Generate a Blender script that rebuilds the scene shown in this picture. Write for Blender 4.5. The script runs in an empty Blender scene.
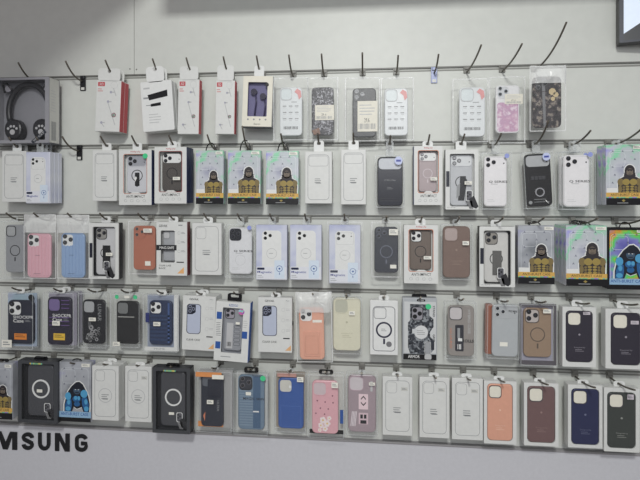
import bpy, bmesh, math, random
from mathutils import Vector, Matrix
R_ = random.Random(7)
SC = bpy.context.scene
COL = SC.collection
PI = math.pi

# ---------------------------------------------------------------- camera
FPX, YAW, DIST, HZ, EYE = 483.0, math.radians(5.56), 1.58, 195.0, 1.5
CS, SN = math.cos(YAW), math.sin(YAW)
cam_d = bpy.data.cameras.new('camera'); cam = bpy.data.objects.new('camera', cam_d); COL.objects.link(cam)
cam.location = (0, -DIST, EYE); cam.rotation_euler = (PI/2, 0, YAW)
cam_d.sensor_width = 36; cam_d.lens = 36*FPX/640; cam_d.shift_y = -(240-HZ)/640
cam_d.clip_start = .05
SC.camera = cam

# ---------------------------------------------------------------- world, lights, exposure
w = bpy.data.worlds.new('world'); SC.world = w; w.use_nodes = True
w.node_tree.nodes['Background'].inputs[0].default_value = (.93, .94, 1.0, 1)
w.node_tree.nodes['Background'].inputs[1].default_value = .235

def area(name, loc, target, sx, sy, power, col):
    d = bpy.data.lights.new(name, 'AREA'); d.shape = 'RECTANGLE'; d.size = sx; d.size_y = sy; d.energy = power; d.color = col
    o = bpy.data.objects.new(name, d); COL.objects.link(o); o.location = loc
    o.rotation_euler = (Vector(target)-Vector(loc)).to_track_quat('-Z', 'Y').to_euler()
    return o
area('ceiling_light_key', (.0, -2.5, 2.76), (.15, -.1, -.5), .30, .22, 40, (.99, 1, .965))
area('room_fill_light', (.2, -3.1, 2.1), (.1, 0, .9), 1.6, .8, 19, (.96, .97, 1))  # added frontal fill without a fixture, lifts the lower rows
SC.view_settings.view_transform = 'Standard'; SC.view_settings.look = 'None'
SC.view_settings.exposure = 0.0; SC.view_settings.gamma = 1; SC.view_settings.use_curve_mapping = False

# ---------------------------------------------------------------- helpers
def lin(c): 
    c = c/255
    return c/12.92 if c <= .04045 else ((c+.055)/1.055)**2.4
def rgb(r, g, b): return (lin(r), lin(g), lin(b), 1)
MATS = {}
def M(r, g, b, rough=.5, metal=0, em=0, bump=0, coat=0):
    k = (r, g, b, rough, metal, em, bump, coat)
    if k in MATS: return MATS[k]
    m = bpy.data.materials.new('surface_%d_%d_%d' % (r, g, b)); m.use_nodes = True
    nt = m.node_tree; p = nt.nodes['Principled BSDF']
    p.inputs['Roughness'].default_value = rough; p.inputs['Metallic'].default_value = metal
    p.inputs['Coat Weight'].default_value = coat
    tc = nt.nodes.new('ShaderNodeTexCoord'); n = nt.nodes.new('ShaderNodeTexNoise'); n.inputs['Scale'].default_value = 90 if not bump else 30
    n.inputs['Detail'].default_value = 2
    nt.links.new(tc.outputs['Object'], n.inputs['Vector'])
    mx = nt.nodes.new('ShaderNodeMix'); mx.data_type = 'RGBA'
    a = rgb(r, g, b); mx.inputs['A'].default_value = tuple(x*.94 for x in a[:3])+(1,); mx.inputs['B'].default_value = tuple(min(1, x*1.05) for x in a[:3])+(1,)
    nt.links.new(n.outputs['Fac'], mx.inputs['Factor']); nt.links.new(mx.outputs['Result'], p.inputs['Base Color'])
    if em:
        p.inputs['Emission Color'].default_value = a; p.inputs['Emission Strength'].default_value = em
    if bump:
        bp = nt.nodes.new('ShaderNodeBump'); bp.inputs['Strength'].default_value = bump; bp.inputs['Distance'].default_value = .002
        nt.links.new(n.outputs['Fac'], bp.inputs['Height']); nt.links.new(bp.outputs['Normal'], p.inputs['Normal'])
    MATS[k] = m; return m
def clear_mat(name, solid, col=(1, 1, 1), rough=.08, bump=0, scale=40, tint=(1, 1, 1)):
    m = bpy.data.materials.new(name); m.use_nodes = True; nt = m.node_tree
    p = nt.nodes['Principled BSDF']; p.inputs['Base Color'].default_value = (*col, 1); p.inputs['Roughness'].default_value = rough
    t = nt.nodes.new('ShaderNodeBsdfTransparent'); t.inputs[0].default_value = (*tint, 1); mx = nt.nodes.new('ShaderNodeMixShader'); out = nt.nodes['Material Output']
    lw = nt.nodes.new('ShaderNodeLayerWeight'); lw.inputs[0].default_value = .5; pw = nt.nodes.new('ShaderNodeMath'); pw.operation = 'POWER'; pw.inputs[1].default_value = 4
    nt.links.new(lw.outputs['Facing'], pw.inputs[0]); fr = nt.nodes.new('ShaderNodeMath'); fr.operation = 'MULTIPLY_ADD'; fr.inputs[1].default_value = .5; fr.inputs[2].default_value = .02
    nt.links.new(pw.outputs[0], fr.inputs[0])
    ad = nt.nodes.new('ShaderNodeMath'); ad.operation = 'ADD'; ad.inputs[1].default_value = solid; ad.use_clamp = True
    nt.links.new(fr.outputs[0], ad.inputs[0]); nt.links.new(ad.outputs[0], mx.inputs[0])
    nt.links.new(t.outputs[0], mx.inputs[1]); nt.links.new(p.outputs[0], mx.inputs[2]); nt.links.new(mx.outputs[0], out.inputs[0])
    if bump:
        tc = nt.nodes.new('ShaderNodeTexCoord'); n = nt.nodes.new('ShaderNodeTexNoise'); n.inputs['Scale'].default_value = scale; n.inputs['Distortion'].default_value = 1.2
        nt.links.new(tc.outputs['Object'], n.inputs['Vector'])
        bp = nt.nodes.new('ShaderNodeBump'); bp.inputs['Strength'].default_value = bump; bp.inputs['Distance'].default_value = .006
        nt.links.new(n.outputs['Fac'], bp.inputs['Height']); nt.links.new(bp.outputs['Normal'], p.inputs['Normal'])
    return m
CLEAR = clear_mat('clear_plastic', .0, (.85, .88, .9), .1, .15, 25)
CLEAR2 = clear_mat('clear_plastic_edge', .22, (.72, .75, .76), .18)
FILM = clear_mat('bag_film', .05, (.9, .92, .92), .16, 1.0, 38)
FILMW = clear_mat('bag_film_frosted', .5, (.92, .93, .93), .25, 1.0, 30)
SMOKE = clear_mat('smoky_plastic', .45, (.25, .25, .27), .2)
TAN = clear_mat('tinted_brown_plastic', .5, (.38, .27, .2), .2)
def tex_mat(name, kind, cols, scale, rough=.4, metal=0, bump=0, pos=None, stretch=(1, 1, 1)):
    m = bpy.data.materials.new(name); m.use_nodes = True; nt = m.node_tree; p = nt.nodes['Principled BSDF']
    p.inputs['Roughness'].default_value = rough; p.inputs['Metallic'].default_value = metal
    tc = nt.nodes.new('ShaderNodeTexCoord'); mp = nt.nodes.new('ShaderNodeMapping'); mp.inputs['Scale'].default_value = stretch
    nt.links.new(tc.outputs['Object'], mp.inputs[0])
    if kind == 'noise':
        n = nt.nodes.new('ShaderNodeTexNoise'); n.inputs['Scale'].default_value = scale; n.inputs['Detail'].default_value = 3; o = n.outputs['Fac']
    else:
        n = nt.nodes.new('ShaderNodeTexVoronoi'); n.inputs['Scale'].default_value = scale; o = n.outputs['Distance'] if kind == 'vor' else n.outputs['Color']
    nt.links.new(mp.outputs[0], n.inputs['Vector'])
    r = nt.nodes.new('ShaderNodeValToRGB'); nt.links.new(o, r.inputs[0]); el = r.color_ramp.elements
    k = len(cols)
    for i, c in enumerate(cols):
        q = pos[i] if pos else i/(k-1)
        if i == 0: e = el[0]; e.position = q
        elif i == k-1: e = el[-1]; e.position = q
        else: e = el.new(q)
        e.color = rgb(*c)
    nt.links.new(r.outputs[0], p.inputs['Base Color'])
    if bump:
        bp = nt.nodes.new('ShaderNodeBump'); bp.inputs['Strength'].default_value = bump; bp.inputs['Distance'].default_value = .002
        nt.links.new(o, bp.inputs['Height']); nt.links.new(bp.outputs['Normal'], p.inputs['Normal'])
    return m
HOLO = tex_mat('holographic_foil', 'noise', [(168, 170, 190), (205, 208, 216), (196, 204, 208), (150, 222, 180), (204, 208, 216), (158, 152, 236), (214, 212, 224)], 13, .25, .1, 0, [.25, .40, .52, .56, .60, .68, .76])
HOLO2 = tex_mat('holographic_foil_bright', 'noise', [(110, 110, 190), (150, 150, 220), (110, 235, 110), (245, 160, 70), (160, 160, 190), (120, 110, 230)], 11, .25, .3, 0, [.28, .42, .5, .56, .64, .75])
HOLO3 = tex_mat('holographic_foil_grey', 'noise', [(132, 136, 142), (170, 173, 180), (186, 189, 196), (150, 148, 205)], 13, .3, .15, 0, [.3, .45, .6, .75])
GLIT = tex_mat('dark_glitter', 'vc', [(28, 27, 30), (50, 48, 54), (150, 150, 155), (60, 56, 62)], 260, .25, .2, .4, [0, .55, .85, 1])
GLIT2 = tex_mat('black_floral_glitter', 'noise', [(22, 20, 22), (60, 52, 58), (150, 140, 130), (45, 40, 48)], 70, .2, .1, .5, [.35, .52, .62, .75])
MARB = tex_mat('pink_marble', 'noise', [(238, 228, 234), (205, 165, 190), (190, 150, 180), (235, 220, 230)], 55, .25, 0, 0, [.3, .45, .55, .68])
CIRC = tex_mat('mechanical_print', 'vc', [(28, 30, 36), (60, 64, 72), (150, 155, 160), (35, 38, 44)], 160, .4, 0, 0, [0, .5, .8, 1])
RAIN = tex_mat('rainbow_foil', 'noise', [(226, 130, 80), (226, 205, 110), (130, 200, 150), (120, 160, 220), (200, 120, 190)], 60, .25, .2, 0, [.34, .43, .5, .57, .66], (1, 0, 0))
LAV = tex_mat('lavender_blue_card', 'noise', [(150, 156, 205), (202, 206, 224), (222, 224, 232)], 7, .35, 0, 0, [.3, .46, .6])
W1 = M(220, 221, 219, .42); W2 = M(228, 229, 228, .35); W3 = M(212, 211, 203, .5); INK = M(40, 40, 44, .5); GR = M(150, 152, 154, .5); LG = M(190, 191, 192, .5)
BLK = M(24, 24, 27, .35); BLK2 = M(40, 40, 44, .45); GLB = M(12, 12, 14, .15, coat=.5); ORG = M(206, 128, 96, .5); RED = M(190, 78, 84, .5); NAVY = M(38, 48, 84, .45)
GOLD = M(158, 138, 78, .4); BAND = M(214, 172, 92, .4); GREEN = M(70, 205, 140, .5); BLUE = M(48, 88, 160, .45); STK = M(238, 236, 226, .5)
WIRE = M(104, 98, 90, .45, .55); PLT = M(128, 127, 122, .4); STEEL = M(118, 116, 110, .32, .85); DSTEEL = M(70, 68, 62, .4, .7); LENSM = M(14, 14, 18, .08, coat=1)

def rr(x0, z0, x1, z1, r=0, seg=4):
    r = max(min(r, (x1-x0)/2-1e-5, (z1-z0)/2-1e-5), 1e-5); P = []
    for cx, cz, a in ((x1-r, z1-r, 0), (x0+r, z1-r, 90), (x0+r, z0+r, 180), (x1-r, z0+r, 270)):
        for i in range(seg+1):
            t = math.radians(a+90*i/seg); P.append((cx+r*math.cos(t), cz+r*math.sin(t)))
    return P
class MB:
    def __init__(s): s.bm = bmesh.new(); s.m = []
    def mi(s, m):
        if m not in s.m: s.m.append(m)
        return s.m.index(m)
    def V(s, x, d, z): return s.bm.verts.new((x, -d, z))
    def face(s, vs, m, smooth=False):
        try: f = s.bm.faces.new(vs)
        except ValueError: return
        f.material_index = s.mi(m); f.smooth = smooth
    def loft(s, loops, m, cap0=True, cap1=True, smooth=False, closed=True):
        L = [[s.V(*p) for p in lp] for lp in loops]; n = len(L[0])
        for a, b in zip(L, L[1:]):
            for i in range(n if closed else n-1): s.face([a[i], a[(i+1) % n], b[(i+1) % n], b[i]], m, smooth)
        if cap0: s.face(L[0][::-1], m)
        if cap1: s.face(L[-1], m)
    def prism(s, r, rad, d0, d1, m, b=0, back=True):
        x0, z0, x1, z1 = r
        def lp(i, d): return [(x, d, z) for x, z in rr(x0+i, z0+i, x1-i, z1-i, max(rad-i, 1e-4))]
        if b: s.loft([lp(b*.6, d0), lp(0, d0+b), lp(0, d1-b), lp(b*.35, d1-b*.35), lp(b, d1)], m, back, True)
        else: s.loft([lp(0, d0), lp(0, d1)], m, back, True)
    def ring(s, ro, ra, ri, rb, d0, d1, m):
        O = rr(*ro, ra); I = rr(*ri, rb)
        s.loft([[(x, d, z) for x, z in P] for P, d in ((O, d0), (O, d1), (I, d1), (I, d0), (O, d0))], m, False, False)
    def poly(s, R, pts, d, m):
        s.face([s.V(R[0]+u*(R[2]-R[0]), d, R[3]-v*(R[3]-R[1])) for u, v in pts], m)
    def pr(s, R, u0, v0, u1, v1, d, m, r=0):
        q = sub(R, u0, v0, u1, v1); s.face([s.V(x, d, z) for x, z in rr(*q, r*(R[2]-R[0]))], m)
    def ol(s, R, u0, v0, u1, v1, d, m, w=.0012, r=.1):
        q = sub(R, u0, v0, u1, v1); r *= (R[2]-R[0])
        A = [s.V(x, d, z) for x, z in rr(*q, r)]; B = [s.V(x, d, z) for x, z in rr(q[0]+w, q[1]+w, q[2]-w, q[3]-w, max(r-w, 1e-4))]
        n = len(A)
        for i in range(n): s.face([A[i], A[(i+1) % n], B[(i+1) % n], B[i]], m)
    def el(s, R, u, v, ru, rv, d, m, n=20):
        s.poly(R, [(u+ru*math.cos(2*PI*i/n), v+rv*math.sin(2*PI*i/n)) for i in range(n)], d, m)
    def ci(s, R, u, v, rad, d, m, n=20):   # rad as share of width
        a = (R[2]-R[0])/(R[3]-R[1]); s.el(R, u, v, rad, rad*a, d, m, n)
    def an(s, R, u, v, ro, ri, d, m, n=32, d0=None):
        W = R[2]-R[0]; cx = R[0]+u*W; cz = R[3]-v*(R[3]-R[1])
        C = [(math.cos(2*PI*i/n), math.sin(2*PI*i/n)) for i in range(n)]
        o = [(cx+ro*W*a, cz+ro*W*b) for a, b in C]; q = [(cx+ri*W*a, cz+ri*W*b) for a, b in C]
        if d0 is None:
            s.loft([[(x, d, z) for x, z in o], [(x, d, z) for x, z in q]], m, False, False)
        else: s.loft([[(x, e, z) for x, z in P] for P, e in ((o, d0), (o, d), (q, d), (q, d0))], m, False, False)
    def disc(s, x, z, r, d0, d1, m, n=20, sx=1):
        C = [(x+sx*r*math.cos(2*PI*i/n), z+r*math.sin(2*PI*i/n)) for i in range(n)]
        s.loft([[(a, d0, b) for a, b in C], [(a, d1, b) for a, b in C]], m)
    def bars(s, R, u0, v0, u1, v1, d, m, n=14, seed=1):
        rn = random.Random(seed)
        for i in range(n):
            a = u0+(u1-u0)*i/n; s.pr(R, a, v0, a+(u1-u0)/n*rn.uniform(.3, .7), v1, d, m)
    def lines(s, R, u0, v0, u1, n, dv, d, m, h=.008, seed=1):
        rn = random.Random(seed)
        for i in range(n): s.pr(R, u0, v0+i*dv, u0+(u1-u0)*rn.uniform(.7, 1), v0+i*dv+h, d, m)
    def txt(s, R, t, u0, v0, u1, v1, d, m, bold=0, rot=0):
        q = sub(R, u0, v0, u1, v1); me = textmesh(t, bold)
        xs = [v.co.x for v in me.vertices]; ys = [v.co.y for v in me.vertices]
        ax, bx, ay, by = min(xs), max(xs), min(ys), max(ys); i = s.mi(m); vs = []
        for v in me.vertices:
            a = (v.co.x-ax)/(bx-ax); b = (v.co.y-ay)/(by-ay)
            if rot: a, b = (b, 1-a) if rot > 0 else (1-b, a)
            vs.append(s.V(q[0]+a*(q[2]-q[0]), d, q[1]+b*(q[3]-q[1])))
        for f in me.polygons: s.face([vs[k] for k in f.vertices], m)
    def tube(s, pts, r, m, n=8, cap=True):
        L = []; pts = [Vector(p) for p in pts]; up = Vector((1, 0, 0))
        for i, p in enumerate(pts):
            t = (pts[min(i+1, len(pts)-1)]-pts[max(i-1, 0)]).normalized()
            u = t.orthogonal().normalized() if i == 0 else (u-t*u.dot(t)).normalized()
            v = t.cross(u); L.append([p+(u*math.cos(2*PI*k/n)+v*math.sin(2*PI*k/n))*r for k in range(n)])
        s.loft([[(q.x, -q.y, q.z) for q in l] for l in L], m, cap, cap, True)
    def build(s, name, parent=None, loc=None):
        me = bpy.data.meshes.new(name)
        bmesh.ops.recalc_face_normals(s.bm, faces=s.bm.faces[:])
        s.bm.to_mesh(me); s.bm.free()
        for m in s.m: me.materials.append(m)
        o = bpy.data.objects.new(name, me); COL.objects.link(o)
        if parent: o.parent = parent
        if loc: o.location = loc
        return o
_T = {}
def textmesh(t, bold):
    if (t, bold) not in _T:
        c = bpy.data.curves.new('lettering', 'FONT'); c.body = t; c.offset = bold*.4; c.resolution_u = 2
        o = bpy.data.objects.new('lettering', c); _T[(t, bold)] = bpy.data.meshes.new_from_object(o); bpy.data.objects.remove(o)
    return _T[(t, bold)]
def sub(R, u0, v0, u1, v1):
    W, H = R[2]-R[0], R[3]-R[1]; return (R[0]+u0*W, R[3]-v1*H, R[0]+u1*W, R[3]-v0*H)
def structure(o): o['kind'] = 'structure'; return o
def tag(o, label, cat, group=None):
    o['label'] = label; o['category'] = cat
    if group: o['group'] = group
    return o
def UX(px, F=0):
    t = (px-320)/FPX; a = DIST-F; return a*(t*CS-SN)/(CS+t*SN)
def UZ(py, X, F=0):
    return EYE+(HZ-py)*(-X*SN+(DIST-F)*CS)/FPX

# ---------------------------------------------------------------- room shell
GZ = [EYE+.405, EYE+.166, EYE-.073, EYE-.3125, EYE-.551]
XL, XR = -1.75, 1.75
WALL = M(212, 214, 209, .45, bump=.03)
GH = .0135
b = MB(); zb = EYE-.795
edges = [3.05]+[z for g in GZ for z in (g+GH/2, g-GH/2)]+[zb]
SEAM = UX(134)
for i in range(0, len(edges), 2):
    t, l = edges[i], edges[i+1]
    for x0, x1 in (((XL, SEAM-.0008), (SEAM+.0008, XR)) if i == 0 else ((XL, XR),)):
        b.prism((x0, l, x1, t), .0005, -.016, 0, WALL, .0012)
b.prism((XL, 0, XR, 3.05), .001, -.05, -.0162, M(120, 120, 116, .6))
structure(b.build('wall_back'))
for z in GZ:
    b = MB(); A1 = M(138, 138, 133, .45); A2 = M(186, 187, 182, .45)
    b.prism((XL, z+GH/2-.0042, XR, z+GH/2+.0006), .0003, -.012, .0012, M(118, 118, 114, .45), .0005)
    b.prism((XL, z-GH/2-.0006, XR, z-GH/2+.0030), .0003, -.012, .0010, A1, .0005)
    b.prism((XL, z-GH/2+.003, XR, z+GH/2-.0042), .0003, -.0155, -.0035, A2)
    structure(b.build('trim_1'))
PAN = M(208, 208, 214, .2)
b = MB(); b.prism((XL, .02, XR, zb-.002), .002, -.02, .012, PAN, .002)
structure(b.build('wall_base'))
b = MB(); b.prism((XL, zb-.004, XR, zb+.002), .0005, -.01, .016, M(150, 148, 150, .4), .001); structure(b.build('trim_2'))
b = MB()
for v in ((XL, 0, 0), ): pass
f = [b.V(XL-1, 0, 0), b.V(XR+1, 0, 0), b.V(XR+1, 4, 0), b.V(XL-1, 4, 0)]; b.face(f, M(176, 172, 168, .25)); structure(b.build('floor'))
b = MB(); f = [b.V(XL-1, -.05, 3.06), b.V(XR+1, -.05, 3.06), b.V(XR+1, 3.4, 3.06), b.V(XL-1, 3.4, 3.06)]; b.face(f, M(225, 225, 222, .7)); structure(b.build('ceiling'))
# unseen occluder added over the left end, built as a bulkhead: throws the slanted shade
bx = UX(190); bz = EYE+.80
b = MB(); b.prism((XL-.8, bz, bx, 3.055), .001, 0, 1.34, M(205, 186, 186, .6), .002); structure(b.build('bulkhead_occluder'))  # pinkish colour chosen to warm the shade beneath it
b = MB(); b.prism((bx+.002, EYE+.70, XR, 3.055), .001, 0, .36, M(196, 198, 194, .6), .002); structure(b.build('header_occluder'))  # unseen header added along the wall to dim its top edge
# screws in the upper board
for px, py, w_ in ((130, 69, 'left of'), (136.5, 69.5, 'right of')):
    X = UX(px); b = MB(); b.disc(0, 0, .0022, -.001, .0008, STEEL); o = b.build('screw', None, (X, 0, UZ(py, X)))
    tag(o, 'tiny screw head just %s the vertical seam of the upper board' % w_, 'screw', 'screws in the board')

# framed display at the upper right
X = UX(619, .04); Z = UZ(43.5, X, .04)
e = bpy.data.objects.new('wall_display', None); COL.objects.link(e); e.location = (X, -.04, Z); e.rotation_euler = (0, 0, -math.radians(14))
tag(e, 'black framed lit display in the upper right corner', 'display')
b = MB(); b.prism((0, 0, .62, .42), .004, -.035, .0, BLK2, .002); b.build('housing', e)
b = MB(); b.ring((0, 0, .62, .42), .004, (.011, .006, .609, .409), .002, 0, .006, M(52, 56, 68, .4)); b.build('frame', e)
b = MB(); b.prism((.011, .006, .609, .409), .001, 0, .002, M(58, 60, 64, .3)); b.face([b.V(x, .0024, z) for x, z in ((.0115, .027), (.0115, .408), (.50, .408), (.30, .215))], M(205, 216, 232, .4, em=.4)); b.build('screen', e)

# brand lettering on the lower panel
e = bpy.data.objects.new('wall_lettering', None); COL.objects.link(e)
tag(e, 'black raised capital letters on the lavender lower panel at bottom left', 'lettering')
e.location = (UX(0), -.012, UZ(450, UX(44)))
LB = M(26, 27, 31, .35)
lt = [('S', -47, -29), ('A', -27, -8), ('M', -5.5, 17.5), ('S', 22, 34.5), ('U', 38.5, 51), ('N', 55.5, 70), ('G', 75, 88)]
for ch, p0, p1 in lt:
    x0, x1 = UX(p0, .012)-e.location.x, UX(p1, .012)-e.location.x; t_ = (p0+p1)/2
    zt = UZ(431+.032*t_, (UX(p0)+UX(p1))/2, .012)-e.location.z; zo = UZ(448.5+.034*t_, (UX(p0)+UX(p1))/2, .012)-e.location.z
    b = MB()
    R = (x0, zo, x1, zt)
    def slab(P): b.loft([[(x0+u*(x1-x0), d, zt-v*(zt-zo)) for u, v in P] for d in (0, .004)], LB)
    def rib(P, wd):
        for (u, v), (u2, v2) in zip(P, P[1:]):
            pass
        W_, H_ = x1-x0, zt-zo; Q = [Vector((u*W_, (1-v)*H_)) for u, v in P]; A = []; B = []
        for i, q in enumerate(Q):
            t = (Q[min(i+1, len(Q)-1)]-Q[max(i-1, 0)]).normalized(); n = Vector((-t.y, t.x))*wd*.5; A.append(q+n); B.append(q-n)
        for i in range(len(Q)-1):
            P4 = [A[i], A[i+1], B[i+1], B[i]]; b.loft([[(x0+c.x, d, zo+c.y) for c in P4] for d in (0, .004)], LB)
    def arc(cx, cy, rx_, ry_, a0, a1, n=10): return [(cx+rx_*math.cos(math.radians(a0+(a1-a0)*i/n)), cy-ry_*math.sin(math.radians(a0+(a1-a0)*i/n))) for i in range(n+1)]
    if ch == 'A': slab([(0, 1), (.36, 0), (.64, 0), (1, 1), (.74, 1), (.5, .28), (.26, 1)])
    elif ch == 'M': slab([(0, 1), (0, 0), (.30, 0), (.5, .62), (.70, 0), (1, 0), (1, 1), (.80, 1), (.80, .22), (.60, 1), (.40, 1), (.20, .22), (.20, 1)])
    elif ch == 'N': slab([(0, 1), (0, 0), (.32, 0), (.72, .66), (.72, 0), (1, 0), (1, 1), (.68, 1), (.28, .34), (.28, 1)])
    elif ch == 'U': rib([(.15, 0)]+arc(.5, .60, .35, .29, 180, 360)+[(.85, 0)], .0125)
    elif ch == 'S': rib(arc(.5, .30, .34, .19, 0, 180)+[(.2, .40), (.5, .5), (.8, .60)]+arc(.5, .70, .34, .19, 0, -180), .0125)
    elif ch == 'G': rib(arc(.52, .30, .35, .19, 10, 180)+arc(.52, .70, .35, .19, 180, 360)+[(.87, .53), (.5, .53)], .0125)
    b.build('letter', e)

# ---------------------------------------------------------------- hooks and products
ROW = 0
RISE = [.030, .024, .014, .008, .006]
ROOT = -.014
def wz(t, rise): return ROOT+(rise-ROOT)*t**2.4
def hook(px, label, F, row=None, L=None, rise=None, empty=False, plate=None, X=None):
    r = ROW if row is None else row
    if X is None: X = UX(px, F)
    Z = GZ[r]
    if L is None: L = .098+max(0, px-380)/260*.05
    if rise is None: rise = RISE[r]*(1 if X < 0 else .6)
    e = bpy.data.objects.new('wall_hook', None); COL.objects.link(e); e.location = (X, 0, Z); tag(e, label, 'hook', 'wire hooks in the wall channels')
    b = MB(); hp = .046 if empty else .017
    b.prism((-.010, -hp, .010, .006), .002, .001, .0045, plate or PLT, .0008)
    b.prism((-.007, -.006, .007, .004), .001, .0045, .009, plate or PLT, .001)
    if empty: b.pr((-.010, -hp, .010, .006), .2, .78, .8, .95, .0048, M(215, 215, 210, .3))
    b.build('mount_plate', e)
    b = MB(); pts = []
    for i in range(13):
        t = i/12; y = .008+(L-.008)*t; pts.append((0, -y, wz(t, rise)))
    b.tube(pts, .0027, WIRE); b.build('wire', e)
    return e
class P:
    def __init__(s, name, label, bb, cat='phone case', F=.074, T=.028, rot=0, group=None, hang='tab', stack=0, hk=True, **hkw):
        s.F, s.T, s.label, s.bb = F, T, label, bb
        Xa, Xb = UX(bb[0], F), UX(bb[2], F); Xc = (Xa+Xb)/2; s.Xc = Xc; s.Zb = UZ(bb[3], Xc, F); s.H = UZ(bb[1], Xc, F)-s.Zb; s.W = Xb-Xa
        e = bpy.data.objects.new(name, None); COL.objects.link(e); s.e = e; s.stack = stack; s.group = group; s.cat = cat; s.name = name
        s.R = (-s.W/2, 0, s.W/2, s.H)
        e.location = (Xc, -(F-T), s.Zb); e.rotation_euler = (0, rot, 0)
        if rot:   # turn about the hanging point
            e.location.x -= s.H*math.sin(rot); 
        tag(e, label, cat, group or 'phone cases on the hooks')
        s.hangk = hang
        L_ = hkw.get('L') or (.098+max(0, (bb[0]+bb[2])/2-380)/260*.05); ri = hkw.get('rise') or RISE[ROW]*(1 if Xc < 0 else .6)
        zh = GZ[ROW]+wz(min(.66, (F-T*.5)/L_), ri)-s.Zb; s.zh = zh; hw = {'black': .023, 'tab': .016, 'clear': .012}.get(hang)
        if hang == 'loop':
            b = MB(); hh = max(zh+.004, s.H+.006)-s.H
            b.tube([(.017*math.cos(a), -T*.5, s.H-.004+(hh+.004)*math.sin(a)) for a in [PI*i/12 for i in range(13)]], .0019, GLB); b.tube([(-.017, -T*.5, s.H-.002), (.017, -T*.5, s.H-.002)], .0022, GLB); b.build('hang_loop', e)
        if hw:
            m = {'black': GLB, 'tab': W2, 'clear': CLEAR2}[hang]; b = MB(); d = T*.45
            top = max(zh+.008, s.H+.010); t = .0045 if hang == 'black' else .0012
            b.ring((-hw, s.H-.003, hw, top), .007, (-.006 if hang != 'black' else -.013, zh-.005, .006 if hang != 'black' else .013, zh+.004), .003, d, d+t, m)
            b.build('hang_tab', e)
        if hk: hook(None, 'wire hook holding the '+label, F, X=Xc, L=hkw.get('L') or (.098+max(0, (bb[0]+bb[2])/2-380)/260*.05), rise=hkw.get('rise'))
    def px(s, x0, y0, x1, y1):
        return (UX(x0, s.F)-s.Xc, UZ(y1, s.Xc, s.F)-s.Zb, UX(x1, s.F)-s.Xc, UZ(y0, s.Xc, s.F)-s.Zb)
    def done(s):
        for k in range(s.stack):
            c = s.e.copy(); COL.objects.link(c); c.location.y += (s.T+.0015)*(k+1)
            c['label'] = ('%s behind the ' % ('twin' if k == 0 else 'rearmost twin'))+s.label
            for ch in list(s.e.children):
                g = ch.copy(); COL.objects.link(g); g.parent = c
                for q in list(ch.children): h = q.copy(); COL.objects.link(h); h.parent = g
        return s.e

def lens(parent, x, z, r, d, m=None, rim=None):
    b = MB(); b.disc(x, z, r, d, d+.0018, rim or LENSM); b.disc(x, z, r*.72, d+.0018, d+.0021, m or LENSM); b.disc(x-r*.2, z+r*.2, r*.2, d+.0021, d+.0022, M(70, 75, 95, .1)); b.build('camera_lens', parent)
def case(p, parent, R, d, col, cam='cut', inner=None, isl=None, ring=None, rim=None, name='case_body', th=.010, lensrim=None, post=None, r=.17, bar=True):
    b = MB(); W = R[2]-R[0]; H = R[3]-R[1]; a = W/H; f = d+th
    b.prism(R, r*W, d, f, col, .0025)
    rm = rim or col; L = []
    if cam in ('cut', 'lens'):
        q = (.07, .035, .53, .035+.47*a)
        Q = sub(R, *q); g = .0016
        b.prism(Q, .12*W, f, f+.0004, inner or W2)
        b.ring((Q[0]-g, Q[1]-g, Q[2]+g, Q[3]+g), .13*W, Q, .12*W, f-.001, f+.0018, rm)
        if cam == 'lens': L = [(.18, .11), (.18, .36), (.42, .235)]
    elif cam == 'flat3': L = [(.18, .11), (.18, .36), (.42, .235)]
    elif cam == 'bar':
        Q = sub(R, .05, .03, .95, .03+.44*a); g = .0014
        b.prism(Q, .14*W, f, f+.0004, inner or W2); b.ring((Q[0]-g, Q[1]-g, Q[2]+g, Q[3]+g), .15*W, Q, .14*W, f-.001, f+.0016, rm)
        L = [(.19, .12), (.19, .36), (.40, .24)] if lensrim is not False else []
        b.ci(R, .85, .28*a+.02, .025, f+.0008, BLK)
    if ring: b.an(R, .5, .54, .27, .235, f+.0004, ring, 36, f-.0005)
    if ring and bar: b.pr(R, .47, .54+.33*a, .53, .54+.52*a, f+.0003, ring)
    if post: post(b, R, f+.0003)
    o = b.build(name, parent)
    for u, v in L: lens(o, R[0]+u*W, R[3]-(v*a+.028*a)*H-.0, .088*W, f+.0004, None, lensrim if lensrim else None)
    return o
def sticker(parent, R, d, m=STK, name='price_sticker', rot=0, marks=True, rad=.0005):
    b = MB(); b.prism(R, rad, d, d+.0005, m)
    if marks: b.lines(R, .12, .25, .85, 2, .3, d+.0007, GR, .14)
    return b.build(name, parent)
def shell(p, parent=None, T=None, inset=0, mat=None, lip=True):
    """clear clamshell: open-backed front with a stronger edge"""
    b = MB(); R = p.R; T = T or p.T; b.prism(R, .003, 0, T, mat or CLEAR, .002, False)
    w = .0022
    if lip:
        b.ring(R, .003, (R[0]+w, R[1]+w, R[2]-w, R[3]-w), .002, T, T+.0006, CLEAR2); b.ring(R, .003, (R[0]+w, R[1]+w, R[2]-w, R[3]-w), .002, 0, .0008, CLEAR2)
    return b.build('clear_box', parent or p.e)
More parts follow.
